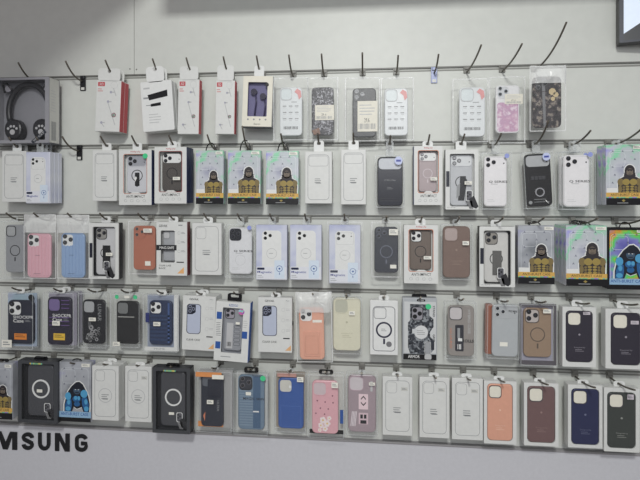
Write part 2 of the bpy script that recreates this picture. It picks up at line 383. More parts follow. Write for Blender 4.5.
def film(p, rect=None, frost=False, d=None, seed=1, puff=.006, name='plastic_bag'):
    R = rect or p.R; d = p.T if d is None else d; b = MB(); rn = random.Random(seed); nx, nz = 12, 18; W = R[2]-R[0]; H = R[3]-R[1]
    ph = [rn.uniform(0, 6) for _ in range(6)]
    def g(front):
        G = []
        for j in range(nz+1):
            row = []
            for i in range(nx+1):
                u, v = i/nx, j/nz; ed = min(1, 5*min(u, 1-u, v, 1-v))
                wv = .0012*math.sin(9*u+7*v+ph[0])+.0012*math.sin(15*v-8*u+ph[1])+.0006*math.sin(31*u+ph[2])
                x = R[0]+u*W+.0015*math.sin(11*v+ph[3])*(1 if i in (0, nx) else 0); z = R[1]+v*H+.0015*math.sin(13*u+ph[4])*(1 if j in (0, nz) else 0)
                y = (d+puff*.5+wv+puff*.5*ed) if front else .001+wv*.3
                if not ed: y = d*.55
                row.append(b.V(x, y, z))
            G.append(row)
        for j in range(nz):
            for i in range(nx): b.face([G[j][i], G[j][i+1], G[j+1][i+1], G[j+1][i]], FILMW if (frost and j >= nz-5) else FILM, True)
    g(True)
    w = .0025; b.ring(R, .002, (R[0]+w, R[1]+w, R[2]-w, R[3]-w), .002, d*.5, d*.5+.0006, FILMW)
    return b.build(name, p.e)

# ---- kinds
def outline_box(label, bb, ring=False, tilt=True, three=False, sticker_=False, hang='tab', stack=0, lab=None, **k):
    p = P('phone_case_box', label, bb, hang=hang, stack=stack, **k); R = p.R; b = MB(); f = p.T+.0002; a = p.W/p.H
    b.prism(R, .002, 0, p.T, W1, .0012)
    b.ol(R, .10, .06, .90, .93, f, GR, .0013, .14)
    b.ol(R, .14, .085, .86 if three else .48, .085+.38*a, f, GR, .0009, .09)
    if ring: b.an(R, .5, .54, .26, .235, f, LG)
    b.lines(R, .36, .52, .64, 3, .035, f, GR, .014, len(label))
    b.pr(R, .40, .60, .60, .615, f, GR)
    b.build('box', p.e)
    if sticker_: sticker(p.e, sub(R, .62, .17, .84, .23), f+.0003, M(205, 205, 200, .5))
    p.done()
def hand_print(b, R, u, v, s, d):
    b.pr(R, u, v, u+.22*s, v+.2*s, d, W2, .04); b.pr(R, u+.02*s, v+.01*s, u+.2*s, v+.19*s, d+.0001, M(90, 90, 96, .4), .04)
    for i, j in ((.06, .05), (.06, .11), (.13, .08)): b.ci(R, u+i*s, v+j*s, .03*s, d+.0002, BLK, 10)
    b.poly(R, [(u+.10*s, v+.16*s), (u+.27*s, v+.10*s), (u+.42*s, v+.30*s), (u+.34*s, v+.34*s), (u+.18*s, v+.30*s)], d+.0003, INK)
    b.poly(R, [(u+.04*s, v+.21*s), (u+.2*s, v+.19*s), (u+.25*s, v+.34*s), (u+.12*s, v+.34*s)], d+.0003, M(120, 120, 122, .5))
def window_box(label, bb, border, casecol, cam, navy=None, ring=BLK, foot='ANTI-IMPACT', kind='impact', stack=0, hang='tab', islm=None, stick=None, side=None, **k):
    p = P('windowed_phone_case_box', label, bb, hang=hang, stack=stack, **k); R = p.R; T = p.T; b = MB()
    if kind == 'impact':
        wi = (.15, .08, .85, .79)
    else: wi = (.13, .07, .88, .95)
    I = sub(R, *wi); b.ring(R, .002, I, .005, T-.004, T, W1)
    o = .0016; b.ring((I[0]-o, I[1]-o, I[2]+o, I[3]+o), .006, I, .005, T, T+.0004, border)
    b.prism(R, .002, 0, .004, side or W1)
    sd = side or W1
    for q in ((R[0], R[1], R[0]+.0015, R[3]), (R[2]-.0015, R[1], R[2], R[3]), (R[0], R[1], R[2], R[1]+.0015), (R[0], R[3]-.0015, R[2], R[3])): b.prism(q, .0002, .004, T-.004, sd)
    f = T+.0002
    if kind == 'impact':
        b.txt(R, 'Nillpoly', .36, .018, .66, .050, f, RED, .02); b.txt(R, foot, .22, .822, .80, .868, f, INK, .008)
        for i in range(4): b.ol(R, .16+.19*i, .90, .25+.19*i, .945, f, GR, .0007, .03)
        b.poly(R, [(.34, .795), (.42, .765), (.60, .765), (.68, .795)], f+.0003, W1)
    else:
        b.txt(R, 'iCase', .05, .955, .30, .975, f, GR)
    b.build('box', p.e)
    C = sub(R, wi[0]+.03, wi[1]+.012, wi[2]-.03, wi[3]-.012)
    def post(bb_, RR, f_):
        if kind == 'hand': bb_.pr(RR, .34, .38, .72, .86, f_+.0004, BLK if not stick == 'grey' else M(95, 94, 92, .6), .02)
        if kind == 'handw': bb_.poly(RR, [(.45, .42), (.7, .42), (.72, .62), (.62, .9), (.35, .9), (.42, .6)], f_+.0004, BLK2); bb_.poly(RR, [(.30, .62), (.45, .55), (.42, .8), (.28, .86)], f_+.0006, GR)
        if kind == 'impact' and stick == 'ring': bb_.pr(RR, .40, .46, .62, .82, f_+.0004, BLK, .03); bb_.poly(RR, [(.36, .62), (.44, .56), (.5, .60), (.42, .70)], f_+.0006, W2)
    case(p, p.e, C, .006, casecol, cam, inner=islm or M(215, 216, 218, .3), ring=ring, rim=ring if cam != 'bar' else None, post=post, th=.009, lensrim=BLK)
    if kind in ('hand', 'handw'):
        b = MB(); b.pr(R, .02, .36, .12, .62, T+.0006, M(35, 38, 52, .4)); b.build('side_label', p.e); b = MB(); hand_print(b, R, .50 if kind == 'hand' else .62, .68, .9, T+.0006); b.build('hand_picture', p.e)
    b = MB(); b.face([b.V(x, T-.003, z) for x, z in rr(*I, .004)], CLEAR); b.build('window_film', p.e)
    if navy:
        b = MB(); x = R[2] if navy > 0 else R[0]; b.prism((min(x, x+navy*.0018), R[1]+.001, max(x, x+navy*.0018), R[3]-.001), .0003, .001, T-.001, NAVY); b.build('side_panel', p.e)
    if stick in ('green', 'ring'): 
        b = MB(); b.disc(R[2]*.62, R[3]*.89, .0085, T+.0006, T+.0010, GREEN); b.build('round_sticker', p.e)
    elif stick != 'grey': sticker(p.e, sub(R, .58, .53, .80, .585), T+.0008)
    p.done()
def ape(b, R, u, v, s, d, body, body2, headm=None, face=None):
    """printed gorilla bust in armour, (u,v) = bottom centre, s = width as share of the box width"""
    a = (R[2]-R[0])/(R[3]-R[1]); hm = headm or M(52, 47, 50, .5); fc = face or M(120, 108, 96, .5)
    def E(x, y, rx, ry, m, e): b.el(R, u+x*s, v-y*s*a, rx*s, ry*s*a, d+e, m, 18)
    def Q(pts, m, e): b.poly(R, [(u+x*s, v-y*s*a) for x, y in pts], d+e, m)
    for g, m, e in ((.045, W2, 0), (0, hm, .0001)):
        Q([(-.50-g, 0), (-.52-g, .42), (-.42, .66+g), (-.20, .78+g), (.20, .78+g), (.42, .66+g), (.52+g, .42), (.50+g, 0)], m, e)
        E(0, 1.02, .225+g, .27+g, m, e+.00005); E(0, .80, .26+g, .16+g, m, e+.00005)
    E(-.40, .50, .135, .17, body2, .0002); E(.40, .50, .135, .17, body2, .0002)
    E(-.16, .50, .165, .15, body, .0003); E(.16, .50, .165, .15, body, .0003)
    for i in range(3):
        for sx in (-1, 1): E(sx*.10, .29-.115*i, .085, .05, body, .0003)
        for sx in (-1, 1): E(sx*.26, .27-.11*i, .06, .05, body2, .0003)
    E(-.42, .18, .085, .17, body2, .0003); E(.42, .18, .085, .17, body2, .0003)
    E(0, .98, .145, .15, fc, .0003); E(0, .90, .15, .085, fc, .00035); E(0, 1.06, .165, .035, hm, .0004); E(0, .865, .085, .016, hm, .0004)
    for sx in (-1, 1): E(sx*.065, 1.02, .028, .018, BLK, .0005); E(sx*.025, .945, .014, .010, BLK, .0005)
def ape_crouch(b, R, u, v, s, d):
    """printed crouching gorilla in blue armour leaning on its fists"""
    a = (R[2]-R[0])/(R[3]-R[1]); K = M(26, 30, 42, .5); B1 = M(84, 160, 204, .4); B2 = M(44, 98, 152, .4); B3 = M(66, 88, 110, .5)
    def E(x, y, rx, ry, m, e, n=18): b.el(R, u+x*s, v-y*s*a, rx*s, ry*s*a, d+e, m, n)
    def Q(pts, m, e): b.poly(R, [(u+x*s, v-y*s*a) for x, y in pts], d+e, m)
    S = [(-.52, 0), (-.52, .28), (-.44, .62), (-.36, .82), (-.22, 1.02), (-.02, 1.2), (.12, 1.22), (.26, 1.12), (.38, .92), (.50, .66), (.56, .34), (.54, 0), (.30, 0), (.22, .2), (.02, .12), (-.12, .2), (-.2, 0)]
    cx, cy = .02, .5
    Q([(cx+(x-cx)*1.09, cy+(y-cy)*1.06 if y > 0 else -.02) for x, y in S], W2, 0); Q(S, K, .0001)
    Q([(-.50, .02), (-.48, .30), (-.38, .56), (-.22, .50), (-.20, .28), (-.24, .02)], B2, .0002); E(-.36, .62, .13, .16, B1, .0003); E(-.36, .12, .11, .09, B1, .0003); E(-.33, .38, .07, .10, B1, .0003)
    Q([(.34, .02), (.24, .30), (.22, .56), (.44, .60), (.52, .34), (.50, .02)], B2, .0002); E(.32, .74, .15, .16, B1, .0003); E(.42, .14, .10, .10, B1, .0003); E(.40, .42, .07, .11, B1, .0003)
    E(0, .52, .17, .13, B2, .0002); E(.02, .32, .13, .10, B2, .0002); E(-.04, .56, .07, .08, B1, .0003); E(.10, .56, .06, .08, B1, .0003)
    E(.02, .86, .15, .15, B3, .0003); E(.02, .96, .17, .05, K, .0004); E(.02, .78, .10, .02, K, .0004)
    for sx in (-1, 1): E(.02+sx*.06, .90, .026, .014, W2, .0005)
def holo_box(label, bb, foil=None, blue=False, frame=None, stack=0, hang='loop', **k):
    p = P('foil_phone_case_box', label, bb, hang=hang, stack=stack, **k); R = p.R; T = p.T; f = T+.0003; b = MB(); foil = foil or HOLO
    b.prism(R, .0015, 0, T, foil, .001)
    for i in range(3):
        for j in range(5):
            uu, vv = .18+.27*i+(.06 if j % 2 else 0), .10+.13*j; b.poly(R, [(uu-.03, vv+.03), (uu, vv-.01), (uu+.03, vv+.03), (uu, vv+.018)], f, M(110, 112, 128, .4))
    b.ol(R, .08, .10, .92, .99, f, M(222, 226, 230, .3), .0009, .1); b.ol(R, .12, .13, .52, .36, f, M(222, 226, 230, .3), .0009, .08)
    if not blue:
        b.pr(R, .02, .72, .35, .80, f+.0002, M(228, 228, 226, .4))
        ape(b, R, .64, .80, .62, f+.0003, GOLD, M(128, 112, 74, .4))
        b.pr(R, 0, .795, 1, .865, f+.001, BAND); b.txt(R, 'ANTI-BURST CASE', .12, .81, .88, .85, f+.0012, INK, 0)
        b.pr(R, 0, .865, 1, 1, f+.001, BLK); b.pr(R, 0, .865, 1, .885, f+.0012, RAIN)
        b.poly(R, [(.42, .925), (.47, .905), (.52, .925), (.47, .95)], f+.0012, GOLD); b.lines(R, .3, .96, .7, 1, .05, f+.0012, GR, .012)
    else:
        B1, B2 = M(70, 150, 200, .4), M(40, 90, 150, .4)
        ape_crouch(b, R, .56, .835, .72, f+.0003)
        b.pr(R, 0, .83, 1, .93, f+.001, M(150, 185, 215, .4)); b.txt(R, 'ANTI-BURST CASE', .08, .845, .92, .895, f+.0012, BLUE, .02)
        b.pr(R, 0, .93, 1, 1, f+.001, BLK)
    b.build('box', p.e)
    if frame:
        b = MB(); g = .006; b.ring((R[0]-.001, R[1]-.001, R[2]+.001, R[3]+.001), .002, (R[0]+g, R[1]+g*.8, R[2]-g, R[3]-g), .002, -.0005, T+.002, frame); b.build('frame', p.e)
    sticker(p.e, sub(R, .72, .02, .97, .075), f+.0012)
    p.done()
def magnetic_box(label, bb, cam='lens', stack=0, film_=False, **k):
    p = P('magnetic_phone_case_box', label, bb, hang='clear', stack=stack, **k); R = p.R; T = p.T; f = T+.0003; b = MB()
    b.prism(R, .002, 0, T, LAV, .0015)
    C = sub(R, .20, .10, .82, .82); b.prism(C, .013, T, T+.001, W2)
    f = T+.0012; a = (C[2]-C[0])/(C[3]-C[1])
    pts = [(.17, .10), (.17, .31), (.42, .20)]
    for u, v in pts: b.ci(C, u, v*a*1.2+.01, .085, f, BLK)
    if cam == 'bar': b.ol(C, .05, .03, .95, .33, f, LG, .0008, .12); b.ci(C, .82, .28*a, .03, f, BLK); b.ci(C, .82, .14*a, .03, f, LG)
    b.an(C, .5, .58, .27, .25, f, LG); b.lines(C, .36, .57, .64, 1, .04, f, GR, .012)
    b.pr(R, .02, .76, .98, .985, f+.0006, M(225, 227, 234, .35)); b.pr(R, .04, .775, .28, .815, f+.0008, M(30, 36, 66, .4), .02)
    b.txt(R, 'Magnetic', .05, .835, .52, .885, f+.0008, M(50, 62, 150, .4), .02); b.lines(R, .05, .915, .25, 2, .03, f+.0008, GR, .008)
    b.pr(R, .60, .64, .92, .97, f+.0008, M(214, 226, 240, .35), .02); b.an(R, .76, .79, .10, .085, f+.001, BLUE); b.pr(R, .75, .86, .77, .90, f+.001, BLUE); b.ci(R, .76, .79, .03, f+.001, BLUE)
    b.build('box', p.e)
    if film_: film(p, (R[0]-.006, R[1]-.004, R[2]+.006, R[3]+.01), d=T+.003)
    p.done()
def series_box(label, bb, one=False, stack=0, rnd=None, **k):
    p = P('clear_phone_case_box', label, bb, hang='clear', stack=stack, **k); R = p.R; T = p.T
    C = sub(R, .10, .06, .88, .95)
    def post(b, RR, f):
        b.ol(RR, .03, .02, .97, .98, f, LG, .0008, .14)
        b.txt(RR, 'Q SERIES', .22, .485, 1.02, .535, f, INK, .03); b.lines(RR, .3, .55, .7, 1, .02, f, GR, .008); b.lines(RR, .15, .86, .5, 2, .03, f, LG, .006)
        if one: b.an(RR, .5, .7, .22, .21, f, LG)
    if one:
        case(p, p.e, C, .006, M(222, 223, 226, .3), 'lens', inner=M(40, 42, 48, .3), rim=M(46, 48, 56, .3), post=post, lensrim=M(70, 72, 80, .3), th=.008)
    else:
        o = case(p, p.e, C, .006, M(234, 232, 234, .3), 'flat3', post=post, th=.008)
        b = MB(); b.ci(C, .86, .14, .03, .0145, BLK); b.build('flash_dot', o)
    shell(p)
    b = MB(); b.disc(R[2]*.66, R[3]*.94, .007, T+.0006, T+.001, M(150, 160, 220, .4)); b.build('round_sticker', p.e)
    p.done()
def feature_box(label, bb, stack=0, **k):
    p = P('phone_case_box', label, bb, hang='tab', stack=stack, **k); R = p.R; T = p.T; f = T+.0003; b = MB()
    b.prism(R, .002, 0, T, W1, .0012)
    b.txt(R, 'GEVAK', .20, .045, .48, .082, f, INK, .02); b.txt(R, 'PRO', .82, .045, .92, .07, f, GR)
    b.pr(R, .13, .15, .56, .70, f, M(34, 40, 60, .4), .09); b.pr(R, .15, .16, .545, .69, f+.0002, M(188, 195, 214, .3), .085)
    b.poly(R, [(.16, .165), (.40, .165), (.40, .30), (.30, .34), (.155, .34)], f+.0004, M(34, 38, 52, .4))
    for u, v in ((.23, .20), (.23, .28), (.33, .24)): b.ci(R, u, v, .05, f+.0006, M(150, 155, 175, .2)); b.ci(R, u, v, .03, f+.0008, BLK)
    b.txt(R, 'CLEAR CASE', .13, .79, .55, .825, f, INK, .01)
    for i in range(3): b.ol(R, .70, .19+.19*i, .79, .25+.19*i, f, LG, .0007, .03); b.lines(R, .82, .20+.19*i, .94, 2, .025, f, LG, .008, i)
    b.pr(R, .74, .73, .93, .75, f, INK); b.poly(R, [(.97, .86), (.97, .96), (.80, .96)], f, M(228, 178, 128, .5))
    b.build('box', p.e)
    b = MB(); b.disc(0, 0, .007, 0, .0012, BLK2, 16); o = b.build('side_button', p.e); o.location = (R[2]+.0, -T*.5, p.H*.52); o.rotation_euler = (0, 0, PI/2)
    p.done()
def clear_box(label, bb, cpx, col, cam='cut', inner=None, back=None, ring=None, rim=None, post=None, stick=None, hang='clear', bag=False, rotc=0, extra=None, stack=0, lensrim=None, rnd=None, name='boxed_phone_case', shellmat=None, th=.010, bar=True, **k):
    p = P(name, label, bb, hang=hang, stack=stack, **k); R = p.R; T = p.T; C = p.px(*cpx)
    if back:
        b = MB(); g = .004; b.prism((R[0]+g, R[1]+g, R[2]-g, R[3]-g), .003, .001, .0035, back); b.build('backing_card', p.e)
    case(p, p.e, C, .006, col, cam, inner=inner, ring=ring, rim=rim, post=post, lensrim=lensrim, th=th, bar=bar)
    if extra:
        b = MB(); extra(b, R, C, .0175); b.build('printed_insert', p.e)
    if bag: film(p)
    else: shell(p, mat=shellmat)
    if stick: sticker(p.e, p.px(*stick), T+.0009)
    if rnd: b = MB(); q = p.px(*rnd); b.prism(q, (q[2]-q[0])/2, T+.0009, T+.0013, M(196, 204, 236, .4)); b.pr(q, .2, .38, .8, .62, T+.0015, M(70, 80, 160, .4)); b.build('round_sticker', p.e)
    p.done(); return p
def bagged(label, bb, cpx, col, cam='cut', inner=None, post=None, stick=None, frost=False, ring=None, stk2=None, seed=1, rotc=0, th=.010, rim=None, lensrim=None, T=.016, **k):
    p = P('bagged_phone_case', label, bb, hang=None, T=T, F=k.pop('F', .066), **k); C = p.px(*cpx)
    case(p, p.e, C, .003, col, cam, inner=inner, ring=ring, post=post, th=th, rim=rim, lensrim=lensrim)
    film(p, frost=frost, seed=seed)
    b = MB(); R = p.R
    if stick: sticker(p.e, p.px(*stick[:4]), .0145, M(232, 228, 214, .5), 'barcode_sticker', marks=False).data; q = p.px(*stick[:4]); b.bars(q, .06, .74, .94, .92, .0152, GR, 14); b.txt(q, '29.6', .34, .56, .6, .70, .0152, INK); b.lines(q, .1, .12, .9, 4, .1, .0152, LG, .03); b.build('barcode_print', p.e.children[-1])
    else: b.bm.free()
    p.done(); return p

# ================================================================ ROW 1
ROW = 0
# headphone box
p = P('headphone_box', 'grey window box with black cat ear headphones at left end', (-8, 77.5, 49, 143), 'headphone box', F=.088, T=.055, group='accessories on the top row', hang=None)
R = p.R; T = p.T; b = MB(); I = sub(R, .04, .035, .93, .955); CG = M(150, 150, 156, .45)
b.ring(R, .002, I, .004, T-.003, T, CG); b.prism(R, .001, 0, .003, M(140, 140, 146, .5))
for q in ((R[0], R[1], R[0]+.0015, R[3]), (R[0], R[1], R[2], R[1]+.0015), (R[0], R[3]-.0015, R[2], R[3])): b.prism(q, .0002, .003, T-.003, CG)
b.prism((R[2]-.0015, R[1], R[2], R[3]), .0002, .003, T-.003, M(205, 205, 200, .5)); b.build('box', p.e)
def hp(px_, py_): q = p.px(px_, py_, px_+1, py_+1); return q[0], q[3]
cx, cz = hp(23, 110); rx = p.px(0, 0, 20, 1); rad = rx[2]-rx[0]
hb = MB(); HB = M(38, 38, 42, .4)
pts = []
for i in range(25):
    a = math.radians(-22+224*i/24); pts.append((cx+rad*math.cos(a)*1.02, -.026, cz+rad*1.28*math.sin(a)))
hb.tube(pts, .0092, HB, 10); hbo = hb.build('headband', p.e)
for sx, ex in ((-1, 3), (1, 41)):
    x, z = hp(ex, 87); b = MB()
    b.tube([(x-.014, -.028, z-.012), (x-.012+.01*sx, -.028, z+.016), (x+.008*sx, -.028, z+.019), (x+.014, -.028, z-.006)], .0035, HB); b.disc(x+.002*sx, z+.001, .011, .024, .030, M(150, 148, 156, .5)); b.build('cat_ear', p.e)
    x, z = hp(9.5 if sx < 0 else 38, 129); b = MB(); b.prism((x-.031, z-.033, x+.031, z+.036), .03, .012, .042, M(34, 34, 38, .35), .006)
    o = b.build('ear_cup', p.e); b = MB(); m = M(180, 180, 182, .4)
    b.disc(x, z-.008, .009, .042, .0426, m)
    for dx, dz in ((-.015, .004), (-.0055, .011), (.0055, .011), (.015, .004)): b.disc(x+dx, z+dz, .0042, .042, .0426, m)
    b.build('paw_print', o)
b = MB(); b.face([b.V(x, T-.0025, z) for x, z in rr(*I, .003)], CLEAR); b.build('window_film', p.e)
b = MB(); q = (-.030, -.0055, .030, .0055); b.prism(q, .001, 0, .0008, M(58, 62, 70, .4)); b.txt(q, 'Y08 CAT', .1, .2, .9, .8, .001, M(190, 190, 190, .4), .02)
o = b.build('label_strip', p.e); x, z = hp(39, 137); o.location = (x, -T-.0008, z); o.rotation_euler = (0, -math.radians(38), 0)
b = MB(); sR = (.006, .02, .048, .20)
me = b; b.bars((0, 0, .04, .19), .15, .62, .8, .95, 0, GR, 9); b.lines((0, 0, .04, .19), .1, .08, .8, 8, .05, 0, LG, .01)
o = b.build('side_print', p.e); o.rotation_euler = (0, 0, PI/2); o.location = (R[2]+.0004, -.050, 0)
p.done()
hook(None, 'empty wire hook between headphone box and first earphone box', 0, X=UX(83.5), L=.10, empty=True, plate=M(52, 52, 54, .4, .5))
def ear_box(label, bb, stack=0, rot=0):
    p = P('earphone_box', label, bb, 'earphone box', F=.074, T=.024, group='red and white earphone boxes', hang=None, stack=stack, rot=rot); R = p.R; T = p.T; b = MB(); f = T+.0003
    b.prism((R[0], R[1], R[2], R[3]-.014), .001, 0, T, W1, .001); b.prism((R[2]-.001, R[1]+.001, R[2]+.0008, R[3]-.016), .0002, .001, T-.001, RED)
    zt = p.zh; hu = (R[3]-zt)
    b.ring((R[0]+.004, R[3]-.016, R[2]-.004, max(R[3], zt+.009)), .010, (-.006, zt-.006, .006, zt+.006), .006, T-.002, T, W1)
    b.pr(R, .06, .11, .34, .185, f, RED, .01); b.txt(R, 'XO', .12, .125, .28, .17, f+.0002, W2, .02)
    b.lines(R, .06, .23, .28, 2, .035, f, M(205, 120, 120, .5), .012); b.ol(R, .58, .10, .86, .22, f, LG, .0006, .12)
    for (u, v), (u2, v2) in (((.68, .22), (.80, .36)), ((.45, .45), (.80, .88)), ((.2, .83), (.36, .92))):
        du, dv = u2-u, v2-v; b.poly(R, [(u, v), (u+.03, v-.006), (u2+.03, v2-.006), (u2, v2)], f, LG)
    for u, v in ((.60, .29), (.50, .46), (.26, .84)): b.ci(R, u, v, .05, f+.0002, M(170, 170, 185, .4)); b.pr(R, u+.03, v-.01, u+.14, v+.01, f+.0002, LG)
    b.an(R, .75, .70, .09, .05, f, M(150, 120, 125, .4)); b.ci(R, .75, .70, .04, f, M(110, 150, 130, .4))
    b.build('box', p.e); p.done()
ear_box('white earphone box with red edge, leftmost of three', (97, 76, 121.5, 131.5), 1, math.radians(2.5))
# cable box
p = P('charging_cable_box', 'white box picturing a black charging cable', (139.5, 77, 171, 131), 'cable box', F=.078, T=.022, group='accessories on the top row', hang=None, stack=1, rot=math.radians(-4)); R = p.R; T = p.T; f = T+.0003; b = MB()
b.prism((R[0], R[1], R[2], R[3]-.012), .005, 0, T, W2, .0015); zt = p.zh; b.ring((-.030, R[3]-.016, .030, max(R[3], zt+.009)), .012, (-.007, zt-.006, .007, zt+.006), .006, T-.002, T, W2)
b.poly(R, [(.22, .32), (.85, .25), (.85, .37), (.26, .42)], f, BLK); b.pr(R, .08, .36, .24, .39, f, GR)
b.poly(R, [(.3, .49), (.62, .47), (.62, .53), (.3, .54)], f, BLK); b.pr(R, .15, .505, .3, .52, f, GR)
b.lines(R, .22, .68, .62, 4, .05, f, LG, .012); b.pr(R, .1, .18, .3, .21, f, LG); b.build('box', p.e); p.done()
ear_box('white earphone box with red edge, right of cable box', (178.5, 75, 199.5, 134), 0, math.radians(1))
ear_box('white earphone box with red edge, beside purple earphones', (216, 76, 235, 134), 0, math.radians(1))
# purple earphones
p = P('earphone_box', 'white window box of purple in-ear earphones', (243.5, 76, 273, 126.5), 'earphone box', F=.074, T=.024, group='accessories on the top row', hang='tab', rot=math.radians(2)); R = p.R; T = p.T; b = MB()
I = sub(R, .17, .12, .83, .80); b.ring(R, .001, I, .003, T-.003, T, M(230, 226, 212, .45)); b.prism(R, .001, 0, .003, M(96, 88, 140, .5)); b.prism((R[0], R[1]-.004, R[2], R[1]), .001, .001, T, BLK2)
for q in ((R[0], R[1], R[0]+.0015, R[3]), (R[2]-.0015, R[1], R[2], R[3]), (R[0], R[3]-.0015, R[2], R[3])): b.prism(q, .0002, .003, T-.003, W1)
b.prism(I, .002, .003, .005, M(104, 100, 140, .5)); b.txt(R, 'Stereo', .4, .93, .62, .965, T+.0003, INK); 
for i in range(4): b.ci(R, .2+.2*i, .86, .03, T+.0003, GR)
b.build('box', p.e)
for x in (-.014, .016):
    b = MB(); z0 = p.H*.66+(.006 if x < 0 else -.008); b.disc(x, z0, .010, .006, .018, M(44, 40, 62, .3)); b.tube([(x+.004, -.014, z0), (x+.008, -.014, z0-.03), (x+.004, -.014, z0-.075)], .0026, M(58, 52, 88, .3)); b.build('earbud', p.e)
b = MB(); b.face([b.V(x, T-.0025, z) for x, z in rr(*I, .003)], CLEAR); b.build('window_film', p.e)
b = MB(); b.disc(R[2]*.62, p.H*.83, .006, T+.0003, T+.0007, BLK); b.build('round_sticker', p.e); p.done()
# bagged cases
def cardpost(b, R, f):
    b.lines(R, .52, .30, .85, 1, .03, f, GR, .014)
    for i in range(3):
        for j in range(3): b.pr(R, .14+.27*i, .38+.13*j, .30+.27*i, .40+.13*j, f, GR); b.pr(R, .16+.27*i, .42+.13*j, .28+.27*i, .43+.13*j, f, LG)
    b.bars(R, .18, .81, .82, .87, f, INK, 16)
    b.poly(R, [(.66, .10), (.78, .03), (.94, .08), (.97, .2), (.86, .26), (.80, .15)], f+.0008, M(222, 150, 150, .4))
CARD = M(216, 224, 226, .35); CLB = M(222, 226, 228, .3)
bagged('clear bagged case with printed white card, beside purple earphones', (273, 77, 308, 140), (279.5, 87, 302, 135.5), CLB, 'cut', inner=CARD, post=cardpost, rim=LG, seed=2)
def glitpost(b, R, f): b.poly(R, [(0.02, .9), (.35, .84), (.4, .98), (.1, .99)], f, M(120, 84, 62, .4))
bagged('bagged black glitter case with white sticker over its middle', (307, 77, 338, 140), (311.5, 87, 333.5, 135), GLIT, 'cut', inner=GLIT, post=glitpost, stick=(315, 105, 334, 120), seed=3)
bagged('bagged plain dark grey case with large cream sticker', (345, 77, 380, 141), (352.5, 88, 376, 137), M(62, 64, 68, .4), 'lens', inner=M(58, 60, 64, .4), lensrim=M(130, 134, 138, .3), stick=(357.5, 101, 377.5, 131.5), seed=4)
bagged('clear bagged case with printed card, left of bare hook', (381, 77, 414, 140), (384.5, 88, 408, 135.5), CLB, 'cut', inner=CARD, post=cardpost, rim=LG, seed=5)
hook(None, 'bare wire hook with blue-grey plate on the top row', 0, X=UX(434), L=.10, empty=True, plate=M(128, 134, 160, .35, .4))
bagged('clear bagged case with printed card, right of bare hook', (453, 78, 489, 142), (459.5, 87, 485.5, 136.5), CLB, 'cut', inner=CARD, post=cardpost, rim=LG, seed=6, L=.2, rise=.012)
bagged('bagged white case with pink marble print', (490, 76, 526, 143), (496, 85, 520, 133), M(226, 226, 228, .3), 'lens', inner=M(206, 208, 212, .3), lensrim=M(170, 176, 182, .3), seed=7, L=.2, rise=.012,
       post=lambda b, R, f: b.pr(R, .06, .36, .94, .97, f, MARB, .12), stick=(505, 94, 523, 104))
def flor(b, R, f):
    for u, v, s in ((.68, .3, .13), (.80, .36, .1), (.70, .44, .08)): b.ci(R, u, v, s, f, M(196, 176, 136, .4), 7)
    b.poly(R, [(.30, 0), (.42, 0), (.46, 1), (.38, 1)], f+.0003, M(120, 120, 124, .2))
bagged('large bagged black floral glitter case at right of top row', (530.5, 65, 567, 131), (533, 76, 562, 127.5), GLIT2, 'lens', inner=M(48, 46, 50, .2), lensrim=M(96, 96, 100, .2), post=flor, frost=True, seed=8, F=.125, L=.25, rise=.05)

# ================================================================ ROW 2
ROW = 1
outline_box('flat white outlined case box at left end of second row', (2, 151, 26, 202), three=True, stack=1)
magnetic_box('lavender magnetic case box, leftmost of its kind', (26, 152, 50, 203.5), 'bar', stack=2, F=.088, T=.020)
hook(None, 'empty hook with black plate on the second row', 0, X=UX(80), L=.098, empty=True, plate=M(40, 40, 42, .4, .5))
outline_box('white outlined case box right of the second row empty hook', (92.5, 150, 116.5, 201), three=True)
window_box('white window box with green dot and black ring case', (119, 150, 151.5, 205), M(196, 132, 112, .5), M(206, 207, 212, .35), 'bar', navy=1, stick='ring', stack=0, islm=M(160, 162, 170, .3))
window_box('white window box with dark brown ring case, second row', (154.5, 147, 186.5, 203.5), M(150, 62, 62, .5), M(82, 77, 74, .4), 'bar', navy=1, stack=1, F=.085, islm=W2)
holo_box('foil box with gold ape print, left of trio in second row', (196, 150.5, 223.5, 204))
holo_box('foil box with gold ape print, middle of trio in second row', (228, 150.5, 260.5, 204), rise=.05)
holo_box('foil box with gold ape print, right of trio in second row', (266, 151, 298.5, 204.5))
outline_box('white outlined case box right of the ape box trio', (305, 151.5, 332, 203.5), three=True)
outline_box('white outlined case box left of the black boxed case', (341, 149.5, 366, 204.5), three=True)
def logo(b, R, f): b.txt(R, '17 Pro Max', .28, .46, .72, .49, f, GR); b.lines(R, .38, .62, .62, 2, .03, f, GR, .006)
clear_box('black case in clear box with round blue sticker', (375.5, 155, 404.5, 207.5), (377.5, 156.5, 403, 206), M(30, 32, 44, .25), 'bar', inner=M(196, 200, 206, .3), lensrim=False, post=lambda b, R, f: (logo(b, R, f), b.lines(R, .1, .84, .9, 2, .05, f, BLK2, .01)), rnd=(394.5, 156.5, 402.5, 165))
window_box('white window box with mauve ring case and navy side', (414, 146, 442.5, 205), ORG, M(176, 162, 164, .4), 'bar', navy=-1, ring=M(206, 196, 200, .4), islm=W2)
window_box('white window box with hand print and crumpled black ring case', (445.5, 149.5, 478.5, 209.5), W2, M(190, 192, 196, .35), 'bar', kind='handw', stack=0, islm=M(214, 216, 218, .3))
series_box('clear box with white triple lens case, left of tilted case', (482, 152.5, 512, 209.5))
